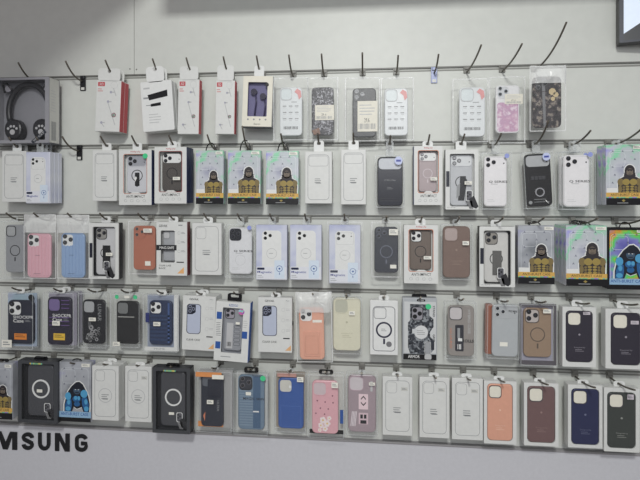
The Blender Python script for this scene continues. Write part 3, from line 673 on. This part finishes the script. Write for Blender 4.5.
def ringp(b, R, f):
    for i in range(4): b.prism(sub(R, .22+.14*i, .42, .34+.14*i, .49), .002, f, f+.002, M(66, 66, 70, .3))
    b.an(R, .52, .73, .18, .135, f+.004, M(196, 196, 200, .2, .6), 28, f); b.tube([(R[0]+.7*(R[2]-R[0]), -f-.004, R[1]+.12*(R[3]-R[1])), (R[0]+.82*(R[2]-R[0]), -f-.006, R[1]+.05*(R[3]-R[1]))], .002, M(220, 220, 220, .2, .6))
    b.ci(R, .16, .92, .07, f, GR); b.lines(R, .3, .86, .9, 2, .05, f, GR, .008)
clear_box('tilted black case with metal ring holder in clear box', (523, 151.5, 553, 208.5), (525, 153.5, 551.5, 206.5), M(34, 33, 35, .3), 'bar', inner=M(176, 178, 180, .3), lensrim=False, post=ringp, rot=math.radians(-3), rnd=(542, 153, 550, 161), rise=.045, L=.16)
series_box('clear box with white triple lens case, right of tilted case', (562, 151, 596, 210), stack=1, L=.16, F=.085)
holo_box('large foil box with gold ape print at second row right end', (606, 144.5, 643, 205), stack=1, L=.19, F=.1, hang='clear')

# ================================================================ ROW 3
ROW = 2
clear_box('smoky clear case with black ring at third row left end', (-1, 221, 24, 279), (3, 225, 22, 273), M(150, 152, 156, .3), 'cut', inner=M(168, 170, 172, .3), ring=BLK, rim=BLK)
def ribs(c, line):
    def f_(b, R, f):
        for i in range(6): b.prism(sub(R, .09+.14*i, .28 if i < 3 else .06, .20+.14*i, .95), .004, f-.001, f+.0014, c, .001)
        b.lines(R, .36, .49, .62, 1, .05, f+.0018, line, .008); b.lines(R, .3, .90, .7, 1, .05, f+.0018, line, .008)
    return f_
PK = M(222, 172, 184, .4); SB = M(140, 168, 206, .4); PB = M(236, 236, 236, .3)
bagged('bagged ribbed pink case with white camera plate', (22.5, 214.5, 54.5, 279), (26.5, 233.5, 50, 278), PK, 'lens', inner=W2, post=ribs(PK, M(120, 80, 90, .5)), frost=True, seed=11, F=.075)
bagged('bagged ribbed light blue case with white camera plate', (55.5, 215, 88, 279), (60.5, 233, 84, 278), SB, 'lens', inner=W2, post=ribs(SB, M(70, 85, 120, .5)), frost=True, seed=12, F=.075)
window_box('white window box of case with black strap, third row left', (89, 223, 118.5, 279), M(190, 190, 190, .4), M(200, 200, 202, .4), 'lens', kind='hand', side=BLK2, stack=0, islm=M(150, 148, 144, .3))
LEA = tex_mat('tan_leather', 'noise', [(166, 92, 66), (178, 104, 76)], 60, .5, 0, .2)
clear_box('tan orange leather case in clear bag beside maroon box', (126, 221, 157, 275), (131.5, 226, 153.5, 270.5), LEA, 'lens', inner=LEA, lensrim=M(170, 110, 84, .4), bag=True, stick=(143.5, 228.5, 152, 232.5), name='bagged_phone_case', extra=lambda b, R, C, d: b.pr(C, .55, .80, .8, .9, d, STK))
# white box with black band and maroon side
p = P('windowed_phone_case_box', 'white window box with maroon side and orange corner', (156.5, 222, 187, 275.5), stack=0, hang='tab'); R = p.R; T = p.T; b = MB(); f = T+.0003
I = sub(R, .14, .16, .60, .76); b.ring(R, .001, I, .004, T-.003, T, W1); b.prism(R, .001, 0, .005, M(160, 160, 160, .5))
for q in ((R[0], R[1], R[0]+.0015, R[3]), (R[0], R[1], R[2], R[1]+.0015), (R[0], R[3]-.0015, R[2], R[3])): b.prism(q, .0002, .005, T-.003, W1)
MRN = M(110, 42, 48, .4); b.prism((R[2]-.001, R[1], R[2]+.001, R[3]), .0002, .001, T-.003, MRN); b.txt(R, 'GEVAK', .08, .05, .36, .095, f, INK, .02); b.lines(R, .72, .05, .9, 1, .1, f, GR, .02)
for i in range(3): b.ol(R, .70, .18+.17*i, .78, .23+.17*i, f, GR, .0006, .02); b.lines(R, .81, .19+.17*i, .95, 2, .02, f, GR, .008)
b.pr(R, .0, .43, .66, .53, f, BLK2); b.txt(R, 'MAG-SAFE', .1, .455, .58, .505, f+.0002, W2, .02); b.txt(R, 'CLEAR CASE', .08, .80, .48, .83, f, INK); b.txt(R, 'BLACK', .08, .85, .30, .88, f, INK, .02); b.pr(R, .66, .74, .9, .76, f, INK)
b.poly(R, [(.9, .84), (.9, .96), (.68, .96)], f, M(232, 178, 120, .5)); b.build('box', p.e)
case(p, p.e, sub(R, .17, .18, .57, .74), .006, M(168, 170, 174, .3), 'cut', inner=M(196, 196, 198, .3), rim=GR); b = MB(); b.face([b.V(x, T-.0025, z) for x, z in rr(*I, .003)], CLEAR); b.build('window_film', p.e)
b = MB(); b.disc(0, 0, .008, 0, .0015, MRN, 18); o = b.build('side_button', p.e); o.rotation_euler = (0, 0, PI/2); o.location = (R[2]+.001, -T*.6, p.H*.55); p.done()
outline_box('white outlined case box right of the maroon-sided box', (192, 223, 221.5, 275), F=.07)
series_box('clear box with grey case and black camera plate', (224.5, 224.5, 254.5, 277.5), one=True)
magnetic_box('lavender magnetic case box beside black camera plate box', (256, 225, 287, 280))
magnetic_box('lavender magnetic case box, middle of three together', (290, 225, 321.5, 280))
magnetic_box('lavender magnetic case box wrapped in film', (329, 225, 360.5, 283.5), 'bar', film_=True)
clear_box('dark navy ring case in clear bag, third row', (371.5, 222, 401, 278), (374.5, 227, 398.5, 273.5), M(36, 40, 54, .35), 'lens', inner=M(40, 44, 58, .35), lensrim=M(88, 92, 108, .3), ring=M(96, 100, 116, .4), bag=True, stick=(389, 229, 398, 235), name='bagged_phone_case', extra=lambda b, R, C, d: b.pr(C, .66, .82, .92, .9, d, STK))
window_box('white window box with taupe case and orange window border', (404, 225, 438, 283.5), M(205, 112, 72, .5), M(112, 100, 92, .4), 'lens', islm=W2, ring=M(40, 38, 38, .4))
TPE = tex_mat('taupe_silicone', 'noise', [(118, 98, 90), (126, 106, 97)], 60, .55, 0, .05)
def sil(cm, dy=.0):
    def f_(b, R, f): b.ci(R, .5, .46, .04, f, cm); b.txt(R, 'Designed by', .3, .66+dy, .72, .69+dy, f, cm); b.lines(R, .34, .71+dy, .68, 2, .03, f, cm, .008)
    return f_
clear_box('taupe brown silicone case with small white tag, third row', (441.5, 224.5, 473, 280), (443.5, 226.5, 471, 278.5), TPE, 'cut', inner=M(176, 160, 156, .4), post=sil(M(150, 130, 120, .5)), stick=(462.5, 241, 469, 245))
window_box('white window box of case with grey strap, third row right', (479.5, 226.5, 515, 287), M(175, 175, 172, .4), M(206, 205, 202, .4), 'lens', kind='hand', stick='grey', side=BLK2, islm=M(150, 146, 140, .3), L=.14)
holo_box('grey foil box with gold ape print, left of pair third row', (518, 225.5, 554.5, 284), HOLO3, L=.14)
holo_box('foil box with gold ape print, right of pair third row', (566, 225.5, 607, 286), HOLO, stack=2, F=.10, L=.17)
holo_box('bright rainbow foil box with blue ape in black frame', (607, 228, 648, 289), HOLO2, blue=True, frame=BLK, L=.16)

# ================================================================ ROW 4
ROW = 3
def shock(lab, lm):
    def f_(b, R, f): b.txt(R, 'SHOCKPR', .22, .35, 1.0, .42, f, W2, .02); b.txt(R, 'Case', .22, .43, .62, .51, f, W2, .03); b.lines(R, .68, .45, .9, 2, .03, f, GR, .01); b.pr(R, .26, .76, .74, .90, f, lm); b.lines(R, .3, .79, .7, 2, .04, f+.0002, INK, .012)
    return f_
DN = M(40, 42, 56, .4); TEAL = tex_mat('teal_card', 'noise', [(150, 205, 200), (170, 180, 200), (190, 195, 190)], 9, .4)
clear_box('navy rugged case with orange label in clear box', (1.5, 293, 33, 349.5), (5, 301, 31, 345), DN, 'lens', inner=W2, post=shock(0, M(222, 134, 52, .5)), back=TEAL, hang='tab', stick=(2, 340, 12, 347.5), lensrim=BLK, extra=lambda b, R, C, d: b.ci(C, .92, -.07, .11, d, BLK))
PUR = M(120, 105, 150, .4)
def shock2(b, R, f):
    shock(0, M(228, 186, 66, .5))(b, R, f)
    for i in range(6): b.pr(R, .58 if i < 3 else .08, .06+.08*i+(.12 if i > 2 else 0), .92, .075+.08*i+(.12 if i > 2 else 0), f+.0001, M(108, 84, 140, .4))
clear_box('black and purple ridged case with yellow label', (43, 293, 73.5, 348.5), (45, 298, 69, 346), M(44, 40, 56, .4), 'cut', inner=PUR, post=shock2, back=M(158, 155, 168, .5), hang='tab', stick=(52.5, 321, 60, 325.5), stack=1)
def sketch(b, R, f):
    b.txt(R, 'LUNAR', .68, .1, .84, .48, f, GR, 0, 1); rn = random.Random(3)
    for i in range(16): b.an(R, .2+.6*rn.random(), .62+.3*rn.random(), .05+.07*rn.random(), .04, f, M(150, 150, 152, .4), 9)
    b.lines(R, .25, .43, .4, 8, .025, f, GR, .008)
clear_box('black case with white doodle print, fourth row', (78, 293.5, 106.5, 348), (80.5, 300.5, 103, 345), M(36, 36, 40, .35), 'cut', inner=M(170, 172, 174, .3), post=sketch, stick=(89, 317.5, 96, 321))
clear_box('plain black card slot case with green dots', (110.5, 294, 139.5, 347.5), (114.5, 302, 137, 345), M(38, 38, 40, .45), 'cut', inner=M(120, 122, 122, .3), post=lambda b, R, f: b.prism(sub(R, .08, .36, .80, .375), .0003, f-.001, f+.0012, M(190, 190, 186, .3)), stick=(113, 342, 120, 346), extra=lambda b, R, C, d: (b.ci(R, .16, .07, .07, d, GREEN), b.ci(R, .80, .07, .07, d, GREEN), b.pr(R, .42, .04, .60, .09, d, STK)))
def blu(b, R, f):
    for i in range(7): b.prism(sub(R, .05, .32+.09*i, .95, .37+.09*i), .001, f-.001, f+.001, M(52, 66, 98, .4), .0008)
    b.pr(R, .82, .05, .9, .95, f+.001, M(70, 92, 140, .4))
clear_box('dark blue ridged case in white edged box', (143, 295, 177.5, 352), (147.5, 301.5, 170.5, 346), M(46, 56, 84, .4), 'lens', inner=W2, post=blu, back=M(150, 158, 176, .5), hang='tab', stick=(153.5, 322, 160.5, 326), extra=lambda b, R, C, d: (b.pr(R, 0, .93, 1, 1, d, W1), b.pr(R, .86, 0, 1, .93, d, W1), b.pr(R, .03, .33, .14, .5, d, M(40, 48, 110, .4)), b.txt(R, 'PRIME', .28, .95, .6, .98, d+.0002, GR)))
feature_box('white box picturing blue case, left of tilted blue box', (183, 296, 216, 350.5), rot=math.radians(1.5), stack=1, F=.07)
# tilted blue and white box
p = P('windowed_phone_case_box', 'tilted white and blue box with round rainbow sticker', (216.5, 302, 250.5, 361.5), stack=0, hang='black', rot=math.radians(3), F=.1, T=.03); R = p.R; T = p.T; b = MB(); f = T+.0003
I = sub(R, .20, .10, .80, .86); b.ring(R, .001, I, .003, T-.003, T, W1); b.prism(R, .001, 0, .004, M(150, 152, 160, .5))
for q in ((R[0], R[1], R[0]+.0015, R[3]), (R[0], R[1], R[2], R[1]+.0015), (R[0], R[3]-.0015, R[2], R[3])): b.prism(q, .0002, .004, T-.003, W1)
b.prism((R[2]-.001, R[1], R[2]+.001, R[3]), .0002, .001, T-.001, BLUE); b.txt(R, 'KZDOO', .38, .035, .64, .075, f, BLUE, .02)
for q in ((.03, .18, .18, .30), (.03, .68, .18, .80)): b.pr(R, *q, f, BLUE)
b.lines(R, .03, .36, .19, 8, .03, f, GR, .01, 4); b.lines(R, .2, .92, .6, 1, .03, f, GR, .012); b.pr(R, .80, .48, .95, .60, f, BLUE); b.lines(R, .82, .3, .95, 4, .035, f, LG, .01)
b.build('box', p.e)
case(p, p.e, sub(R, .23, .12, .77, .84), .005, M(150, 152, 158, .35), 'lens', inner=M(160, 155, 165, .3), rim=BLK2, th=.012, post=lambda b, R, f: (b.pr(R, .15, .35, .5, .95, f, M(190, 190, 192, .4)), b.bars(R, .2, .8, .45, .9, f+.0002, BLK, 5), [b.ol(R, .55, .4+.1*i, .9, .48+.1*i, f, M(96, 98, 104, .4), .0015, .05) for i in range(5)]))
b = MB(); b.face([b.V(x, T-.0025, z) for x, z in rr(*I, .003)], CLEAR); b.build('window_film', p.e); b = MB(); b.disc(R[2]*.5, p.H*.845, .0095, T+.0004, T+.0009, tex_mat('rainbow_dot', 'noise', [(120, 90, 220), (230, 120, 170), (120, 220, 210), (200, 210, 250)], 70, .2, .2, 0, [.35, .48, .55, .65])); b.build('round_sticker', p.e); sticker(p.e, sub(R, .6, .33, .72, .37), T+.0006, marks=False); p.done()
feature_box('white box picturing blue case, left of peach bagged case', (258, 297.5, 292, 352.5))
PCH = M(226, 166, 142, .4)
def peach(b, R, f):
    b.prism(sub(R, .18, .46, .82, .94), .004, f-.001, f+.002, M(222, 160, 136, .4), .001); b.ol(R, .24, .54, .76, .90, f+.0022, M(200, 140, 118, .4), .0012, .06); b.pr(R, .55, .24, .92, .29, f, STK)
bagged('peach orange case with card slot in crumpled bag', (295, 292.5, 331, 363), (298, 307.5, 323, 360), PCH, 'lens', inner=W2, post=peach, frost=True, seed=21, F=.09, lensrim=None, rot=math.radians(-1.5))
BG = M(216, 213, 192, .5)
clear_box('pale cream silicone case beside the peach case', (331.5, 298, 361.5, 354), (333, 298.5, 360.5, 351.5), BG, 'cut', inner=M(188, 188, 172, .4), post=sil(M(184, 180, 156, .5)), th=.014, stick=(349, 311, 355, 315), hang='clear')
p = P('phone_case_box', 'white box printed with case outline and thick black ring', (370, 300.5, 398, 355), hang='tab'); R = p.R; T = p.T; b = MB(); f = T+.0003
IN = M(44, 44, 66, .4); b.prism(R, .002, 0, T, W2, .0015); b.ol(R, .10, .11, .90, .93, f, IN, .0016, .14); b.ol(R, .14, .13, .58, .335, f, IN, .0012, .09); b.an(R, .5, .54, .29, .23, f, IN); b.lines(R, .4, .52, .6, 2, .03, f, GR, .01); b.pr(R, .47, .70, .54, .80, f, IN); b.ci(R, .68, .80, .10, f, M(120, 120, 124, .4)); b.build('box', p.e); p.done()
p = P('phone_case_box', 'black and silver box with mechanical print and green dot', (402.5, 298, 437, 360), hang='black', T=.03); R = p.R; T = p.T; b = MB(); f = T+.0003
b.prism(R, .002, 0, T, M(176, 180, 184, .4), .0015); b.pr(R, .05, .06, .97, .89, f, M(205, 207, 208, .4)); b.pr(R, .42, .02, .66, .055, f+.0002, BLK, .02); b.txt(R, 'X-ONE', .46, .028, .62, .048, f+.0004, W2)
b.poly(R, [(.22, .1), (.78, .1), (.78, .28), (.90, .34), (.90, .46), (.80, .54), (.80, .62), (.92, .68), (.92, .82), (.80, .9), (.22, .9), (.16, .8), (.16, .4), (.22, .36)], f+.0003, CIRC)
b.ol(R, .26, .14, .60, .36, f+.0006, BLK, .002, .08); b.pr(R, .28, .15, .58, .35, f+.0005, M(150, 148, 156, .3), .06)
for u, v in ((.36, .20), (.36, .30), (.50, .25)): b.ci(R, u, v, .065, f+.0007, BLK)
b.ci(R, .54, .55, .20, f+.0007, M(214, 215, 216, .4)); b.pr(R, .28, .50, .45, .57, f+.00085, M(206, 208, 210, .4)); b.lines(R, .42, .52, .66, 3, .03, f+.0009, GR, .008)
b.txt(R, 'STAND', .88, .12, .94, .30, f+.0005, INK, .03, 1); b.txt(R, 'GRIP', .88, .58, .94, .70, f+.0005, INK, .03, 1); b.ol(R, .64, .70, .82, .90, f+.00095, W2, .001, .04); b.pr(R, .66, .71, .80, .89, f+.00085, M(160, 162, 166, .4), .03)
b.pr(R, .02, .905, .98, .995, f+.0006, BLK); b.txt(R, 'ARMOR', .16, .92, .5, .97, f+.0008, W2, .03); b.pr(R, .64, .905, .84, .985, f+.0007, LG, .04); b.build('box', p.e)
b = MB(); b.disc(R[2]*.5, p.H*.865, .0085, T+.0011, T+.0015, GREEN); b.build('round_sticker', p.e); p.done()
def rollg(b, R, f):
    b.prism(sub(R, .28, .38, .60, .90), .003, f-.001, f+.0015, M(50, 50, 58, .35), .001); b.txt(R, 'ROLLS', .55, .66, .98, .72, f+.002, INK, .03); b.pr(R, .36, .44, .46, .64, f+.002, GR); b.pr(R, .38, .64, .54, .70, f+.0022, W2); b.bars(R, .36, .76, .52, .86, f+.002, W2, 3); b.txt(R, 'HYBRID CASE', .76, .08, .86, .55, f, LG, 0, 1); b.txt(R, 'GUARD', .08, .45, .16, .85, f, ORG, 0, 1)
clear_box('grey translucent case with black strap in clear box', (445, 302.5, 477, 359.5), (448.5, 306.5, 475, 357.5), M(148, 142, 138, .3), 'cut', inner=M(200, 195, 196, .3), rim=BLK2, post=rollg)
clear_box('silver matte case with brown edge behind it', (487.5, 305, 520, 359), (493.5, 305.5, 520, 358), M(178, 182, 185, .3), 'bar', inner=M(178, 181, 184, .3), lensrim=M(190, 192, 194, .3), rim=M(190, 192, 194, .3), post=lambda b, R, f: (b.txt(R, 'PRO MAX', .62, .10, .95, .14, f+.001, INK, .03), b.pr(R, .3, .72, .6, .80, f, STK)), L=.13, rot=math.radians(.8),
    extra=lambda b, R, C, d: b.prism((R[0]+.001, R[1]+.006, R[0]+.021, R[3]-.004), .003, -.012, .004, M(150, 92, 72, .5)), F=.085)
clear_box('transparent brown ring case in grey tinted box', (520.5, 304.5, 557.5, 366), (525, 309, 553, 358.5), M(152, 130, 110, .35), 'lens', inner=M(190, 182, 178, .3), rim=M(70, 58, 52, .4), ring=M(96, 84, 74, .4), back=M(170, 168, 182, .4), shellmat=CLEAR, stick=(543, 309, 551, 313), L=.13, extra=lambda b, R, C, d: (b.ring(R, .001, sub(R, .06, .04, .94, .93), .001, d, d+.001, M(90, 86, 92, .4))))
def silbox(label, bb, cpx, col, tm, inner=None, stack=0, stick=None, dy=.04, **k):
    p = P('phone_case_box', label, bb, hang='tab', stack=stack, **k); R = p.R; T = p.T; b = MB(); C = p.px(*cpx); g = .001
    b.ring(R, .002, (C[0]-g, C[1]-g, C[2]+g, C[3]+g), .012, T-.006, T, W1); b.prism(R, .002, 0, T-.006, W1); b.build('box', p.e)
    case(p, p.e, C, T-.008, col, 'cut', inner=inner or M(232, 228, 214, .4), post=sil(tm, dy), th=.009, rim=M(74, 72, 80, .4))
    if stick: sticker(p.e, p.px(*stick), T+.0012, M(205, 196, 205, .5))
    p.done()
DPL = M(52, 49, 60, .5); SLT = M(150, 146, 156, .5)
silbox('white box with dark plum silicone case, left of pair', (562.5, 307, 596, 367), (566, 311, 592.5, 362), DPL, SLT, stick=(583, 311.5, 590, 314.5), L=.14)
silbox('white box with dark plum silicone case, right end fourth row', (605.5, 309, 645, 369), (611, 313, 640.5, 365), DPL, SLT, stick=(630.5, 320.5, 638.5, 324), L=.14)

# ================================================================ ROW 5
ROW = 4
outline_box('white case box edge showing behind the bottom left corner foil box', (-9, 362.5, 17, 420), hang=None, F=.052, hk=False)
holo_box('foil box with gold ape print at bottom left corner', (-14, 363, 12.5, 419), HOLO3, stack=0, hang='black', F=.088)
def ringbox(label, bb, stk, hand=True, **k):
    p = P('black_phone_case_box', label, bb, hang='black', T=.034, **k); R = p.R; T = p.T; b = MB(); f = T+.0003
    DB = M(74, 76, 80, .3); I = sub(R, .09, .05, .91, .95); b.ring(R, .002, I, .003, T-.003, T, M(70, 72, 76, .3)); b.prism(R, .002, 0, .004, BLK2)
    for q in ((R[0], R[1], R[0]+.002, R[3]), (R[2]-.002, R[1], R[2], R[3]), (R[0], R[1], R[2], R[1]+.002), (R[0], R[3]-.002, R[2], R[3])): b.prism(q, .0002, .004, T-.003, M(54, 55, 60, .3))
    b.build('box', p.e)
    case(p, p.e, sub(R, .17, .08, .83, .92), .008, M(72, 73, 78, .3), None, th=.012)
    b = MB(); C = sub(R, .17, .08, .83, .92); b.an(C, .52, .47, .34, .28, .0215, W2, 36, .019)
    b.pr(R, .30, .03, .62, .055, T+.001, RAIN); 
    if hand: hand_print(b, R, .60, .70, .75, .022)
    b.build('ring_magnet', p.e); b = MB(); b.face([b.V(x, T-.0025, z) for x, z in rr(*I, .003)], CLEAR); b.build('window_film', p.e); sticker(p.e, sub(R, *stk), .0225, marks=False); p.done()
ringbox('black window box with white ring, left in bottom row', (18, 361, 57.5, 423), (.42, .48, .56, .53), F=.085)
holo_box('grey foil box with blue ape print, bottom row left', (58.5, 362, 91, 421.5), HOLO3, blue=True)
outline_box('white box with ring outline, first of pair bottom left', (92, 366, 118.5, 420.5), ring=True, stack=1, hang='tab', F=.085)
outline_box('white box with ring outline, second of pair bottom left', (125, 366.5, 151.5, 422), ring=True, stack=0, hang='tab', sticker_=True, F=.085)
ringbox('black window box with white ring, beside orange backed case', (152.5, 368, 190, 433.5), (.40, .70, .54, .74), F=.092)
clear_box('black rugged case on orange card in clear box', (195, 371.5, 231.5, 432.5), (199, 376, 221.5, 429.5), M(48, 51, 62, .4), 'cut', inner=M(100, 104, 112, .3), back=M(165, 165, 165, .5), stick=(207, 400, 213.5, 404), T=.034, F=.085,
    post=lambda b, R, f: (b.prism(sub(R, .3, .1, .9, .45), .004, f-.001, f+.001, M(42, 44, 56, .4), .001), b.txt(R, 'ULTRA', .72, .5, .82, .7, f, GR, 0, 1), b.poly(R, [(.1, .8), (.2, .72), (.18, .9)], f, ORG)), extra=lambda b, R, C, d: (b.pr(R, 0, .02, .72, .10, .031, M(222, 146, 84, .5)), b.pr(R, 0, .89, .70, .98, .005, M(222, 146, 84, .5)), b.pr(R, .46, .06, .78, .13, .0315, STK)))
def strp(b, R, f):
    for i in range(14): b.prism(sub(R, .06, .28+.048*i, .56, .303+.048*i), .0004, f-.001, f+.0006, M(130, 148, 166, .4))
    b.pr(R, .58, .02, .86, .97, f, M(78, 102, 130, .4)); b.txt(R, 'MAGIC SKIN', .2, .41, 1.0, .45, f+.001, INK, .02); b.pr(R, .58, .65, .8, .675, f+.001, W2); b.pr(R, .3, .31, .5, .37, f+.001, STK)
clear_box('slate blue striped case with green dot in clear box', (233.5, 373.5, 267.5, 435), (237, 376.5, 263.5, 431.5), M(112, 132, 152, .4), 'lens', inner=M(60, 62, 70, .3), rim=BLK2, post=strp, lensrim=M(100, 100, 108, .3), hang='black', back=M(190, 192, 190, .5), extra=lambda b, R, C, d: (b.ci(R, .86, .08, .08, d+.008, GREEN), b.txt(R, 'Protect', .55, .02, .8, .05, d+.008, INK)))
CB = M(62, 94, 160, .35)
clear_box('bright blue case with torn camera sticker in clear box', (273.5, 373, 305.5, 432.5), (277.5, 379.5, 303, 430.5), CB, 'cut', inner=M(206, 204, 196, .4), rim=CB, hang='clear', stick=(297, 376.5, 303.5, 381.5), back=M(150, 140, 128, .5), bar=False,
    post=lambda b, R, f: (b.ci(R, .48, .17, .06, f+.001, W2, 6), b.ol(R, .1, .55, .9, .96, f, M(96, 124, 190, .3), .0008, .04)), extra=lambda b, R, C, d: b.pr(R, .1, .02, .7, .09, d, M(196, 150, 140, .4)))
def flow(b, R, f):
    rn = random.Random(5)
    for u, v in ((.2, .38), (.5, .40), (.8, .41), (.32, .52), (.62, .53), (.15, .62), (.48, .63), (.78, .28)): b.ci(R, u, v, .028, f, M(110, 60, 80, .4), 8)
    for u, v, s in ((.42, .74, .12), (.58, .80, .12), (.34, .84, .10), (.50, .90, .10), (.66, .70, .08), (.30, .93, .07)):
        for k in range(5): a = k*1.257; b.ci(R, u+s*.6*math.cos(a), v+s*.32*math.sin(a), s*.5, f+.001+.0001*k, M(240, 226, 226, .3), 10)
        b.ci(R, u, v, s*.3, f+.0018, M(226, 190, 110, .4), 8)
PK2 = M(222, 172, 180, .35)
clear_box('pink case with white flower decoration in clear box', (307.5, 375, 344, 438), (311.5, 382.5, 338, 436), PK2, 'cut', inner=M(206, 190, 194, .4), rim=PK2, post=flow, hang='black', stick=(331.5, 382, 338, 387.5), extra=lambda b, R, C, d: (b.pr(R, .03, .93, .98, 1, .003, BLK), b.pr(R, .88, .6, .97, .82, .005, BLUE)), T=.03)
def arrow(b, R, f):
    b.pr(R, .38, .33, .72, .60, f, M(232, 208, 214, .4), .02); b.pr(R, .38, .66, .72, .86, f, M(214, 190, 198, .4), .02)
    for v, s in ((.36, 1), (.54, -1)): b.poly(R, [(.46, v+.05*s), (.55, v), (.64, v+.05*s), (.64, v+.075*s), (.55, v+.025*s), (.46, v+.075*s)], f+.0003, INK)
    b.poly(R, [(.44, .69), (.53, .69), (.53, .76), (.44, .76)], f+.0003, INK); b.poly(R, [(.57, .69), (.66, .69), (.66, .76), (.57, .76)], f+.0003, INK); b.pr(R, .44, .79, .66, .85, f+.0003, INK)
    for i in range(4): b.poly(R, [(.08+.05*i, .90), (.14+.05*i, .64), (.17+.05*i, .64), (.11+.05*i, .90)], f, M(225, 215, 220, .4))
    b.pr(R, .8, .1, .88, .28, f, LG)
clear_box('mauve case with arrow emblem in clear box', (346, 374.5, 377.5, 435.5), (348, 376.5, 376, 434), M(164, 148, 155, .35), 'cut', inner=M(206, 198, 202, .3), rim=M(200, 178, 188, .4), post=arrow, stick=(369, 382, 375, 385))
outline_box('white outlined box right of the mauve arrow case', (382.5, 377, 412.5, 435.5), sticker_=True, F=.07)
outline_box('white outlined box, middle of three in bottom row', (419.5, 377.5, 449.5, 438), sticker_=True, F=.07)
outline_box('white outlined box, last of three in bottom row', (452, 378.5, 483, 440), sticker_=True, F=.07)
silbox('white box with peach orange silicone case, bottom row', (484, 381, 516.5, 444), (487.5, 384, 512.5, 440.5), M(222, 165, 142, .45), M(236, 196, 175, .5), dy=.06)
silbox('white box with brown mauve silicone case, bottom row', (524, 383, 558.5, 446), (527.5, 386.5, 555, 442.5), M(116, 92, 92, .5), M(150, 126, 124, .5), dy=.06)
silbox('white box with midnight blue silicone case, bottom row', (568, 385, 602.5, 448), (571.5, 389, 599, 444.5), M(48, 52, 84, .5), M(110, 114, 140, .5), dy=.06)
silbox('white box with dark grey green silicone case, bottom row', (604, 388, 639.5, 452), (607.5, 392.5, 635.5, 448), M(66, 70, 68, .5), M(150, 152, 148, .5), dy=.06, stick=(627, 394, 633.5, 399))
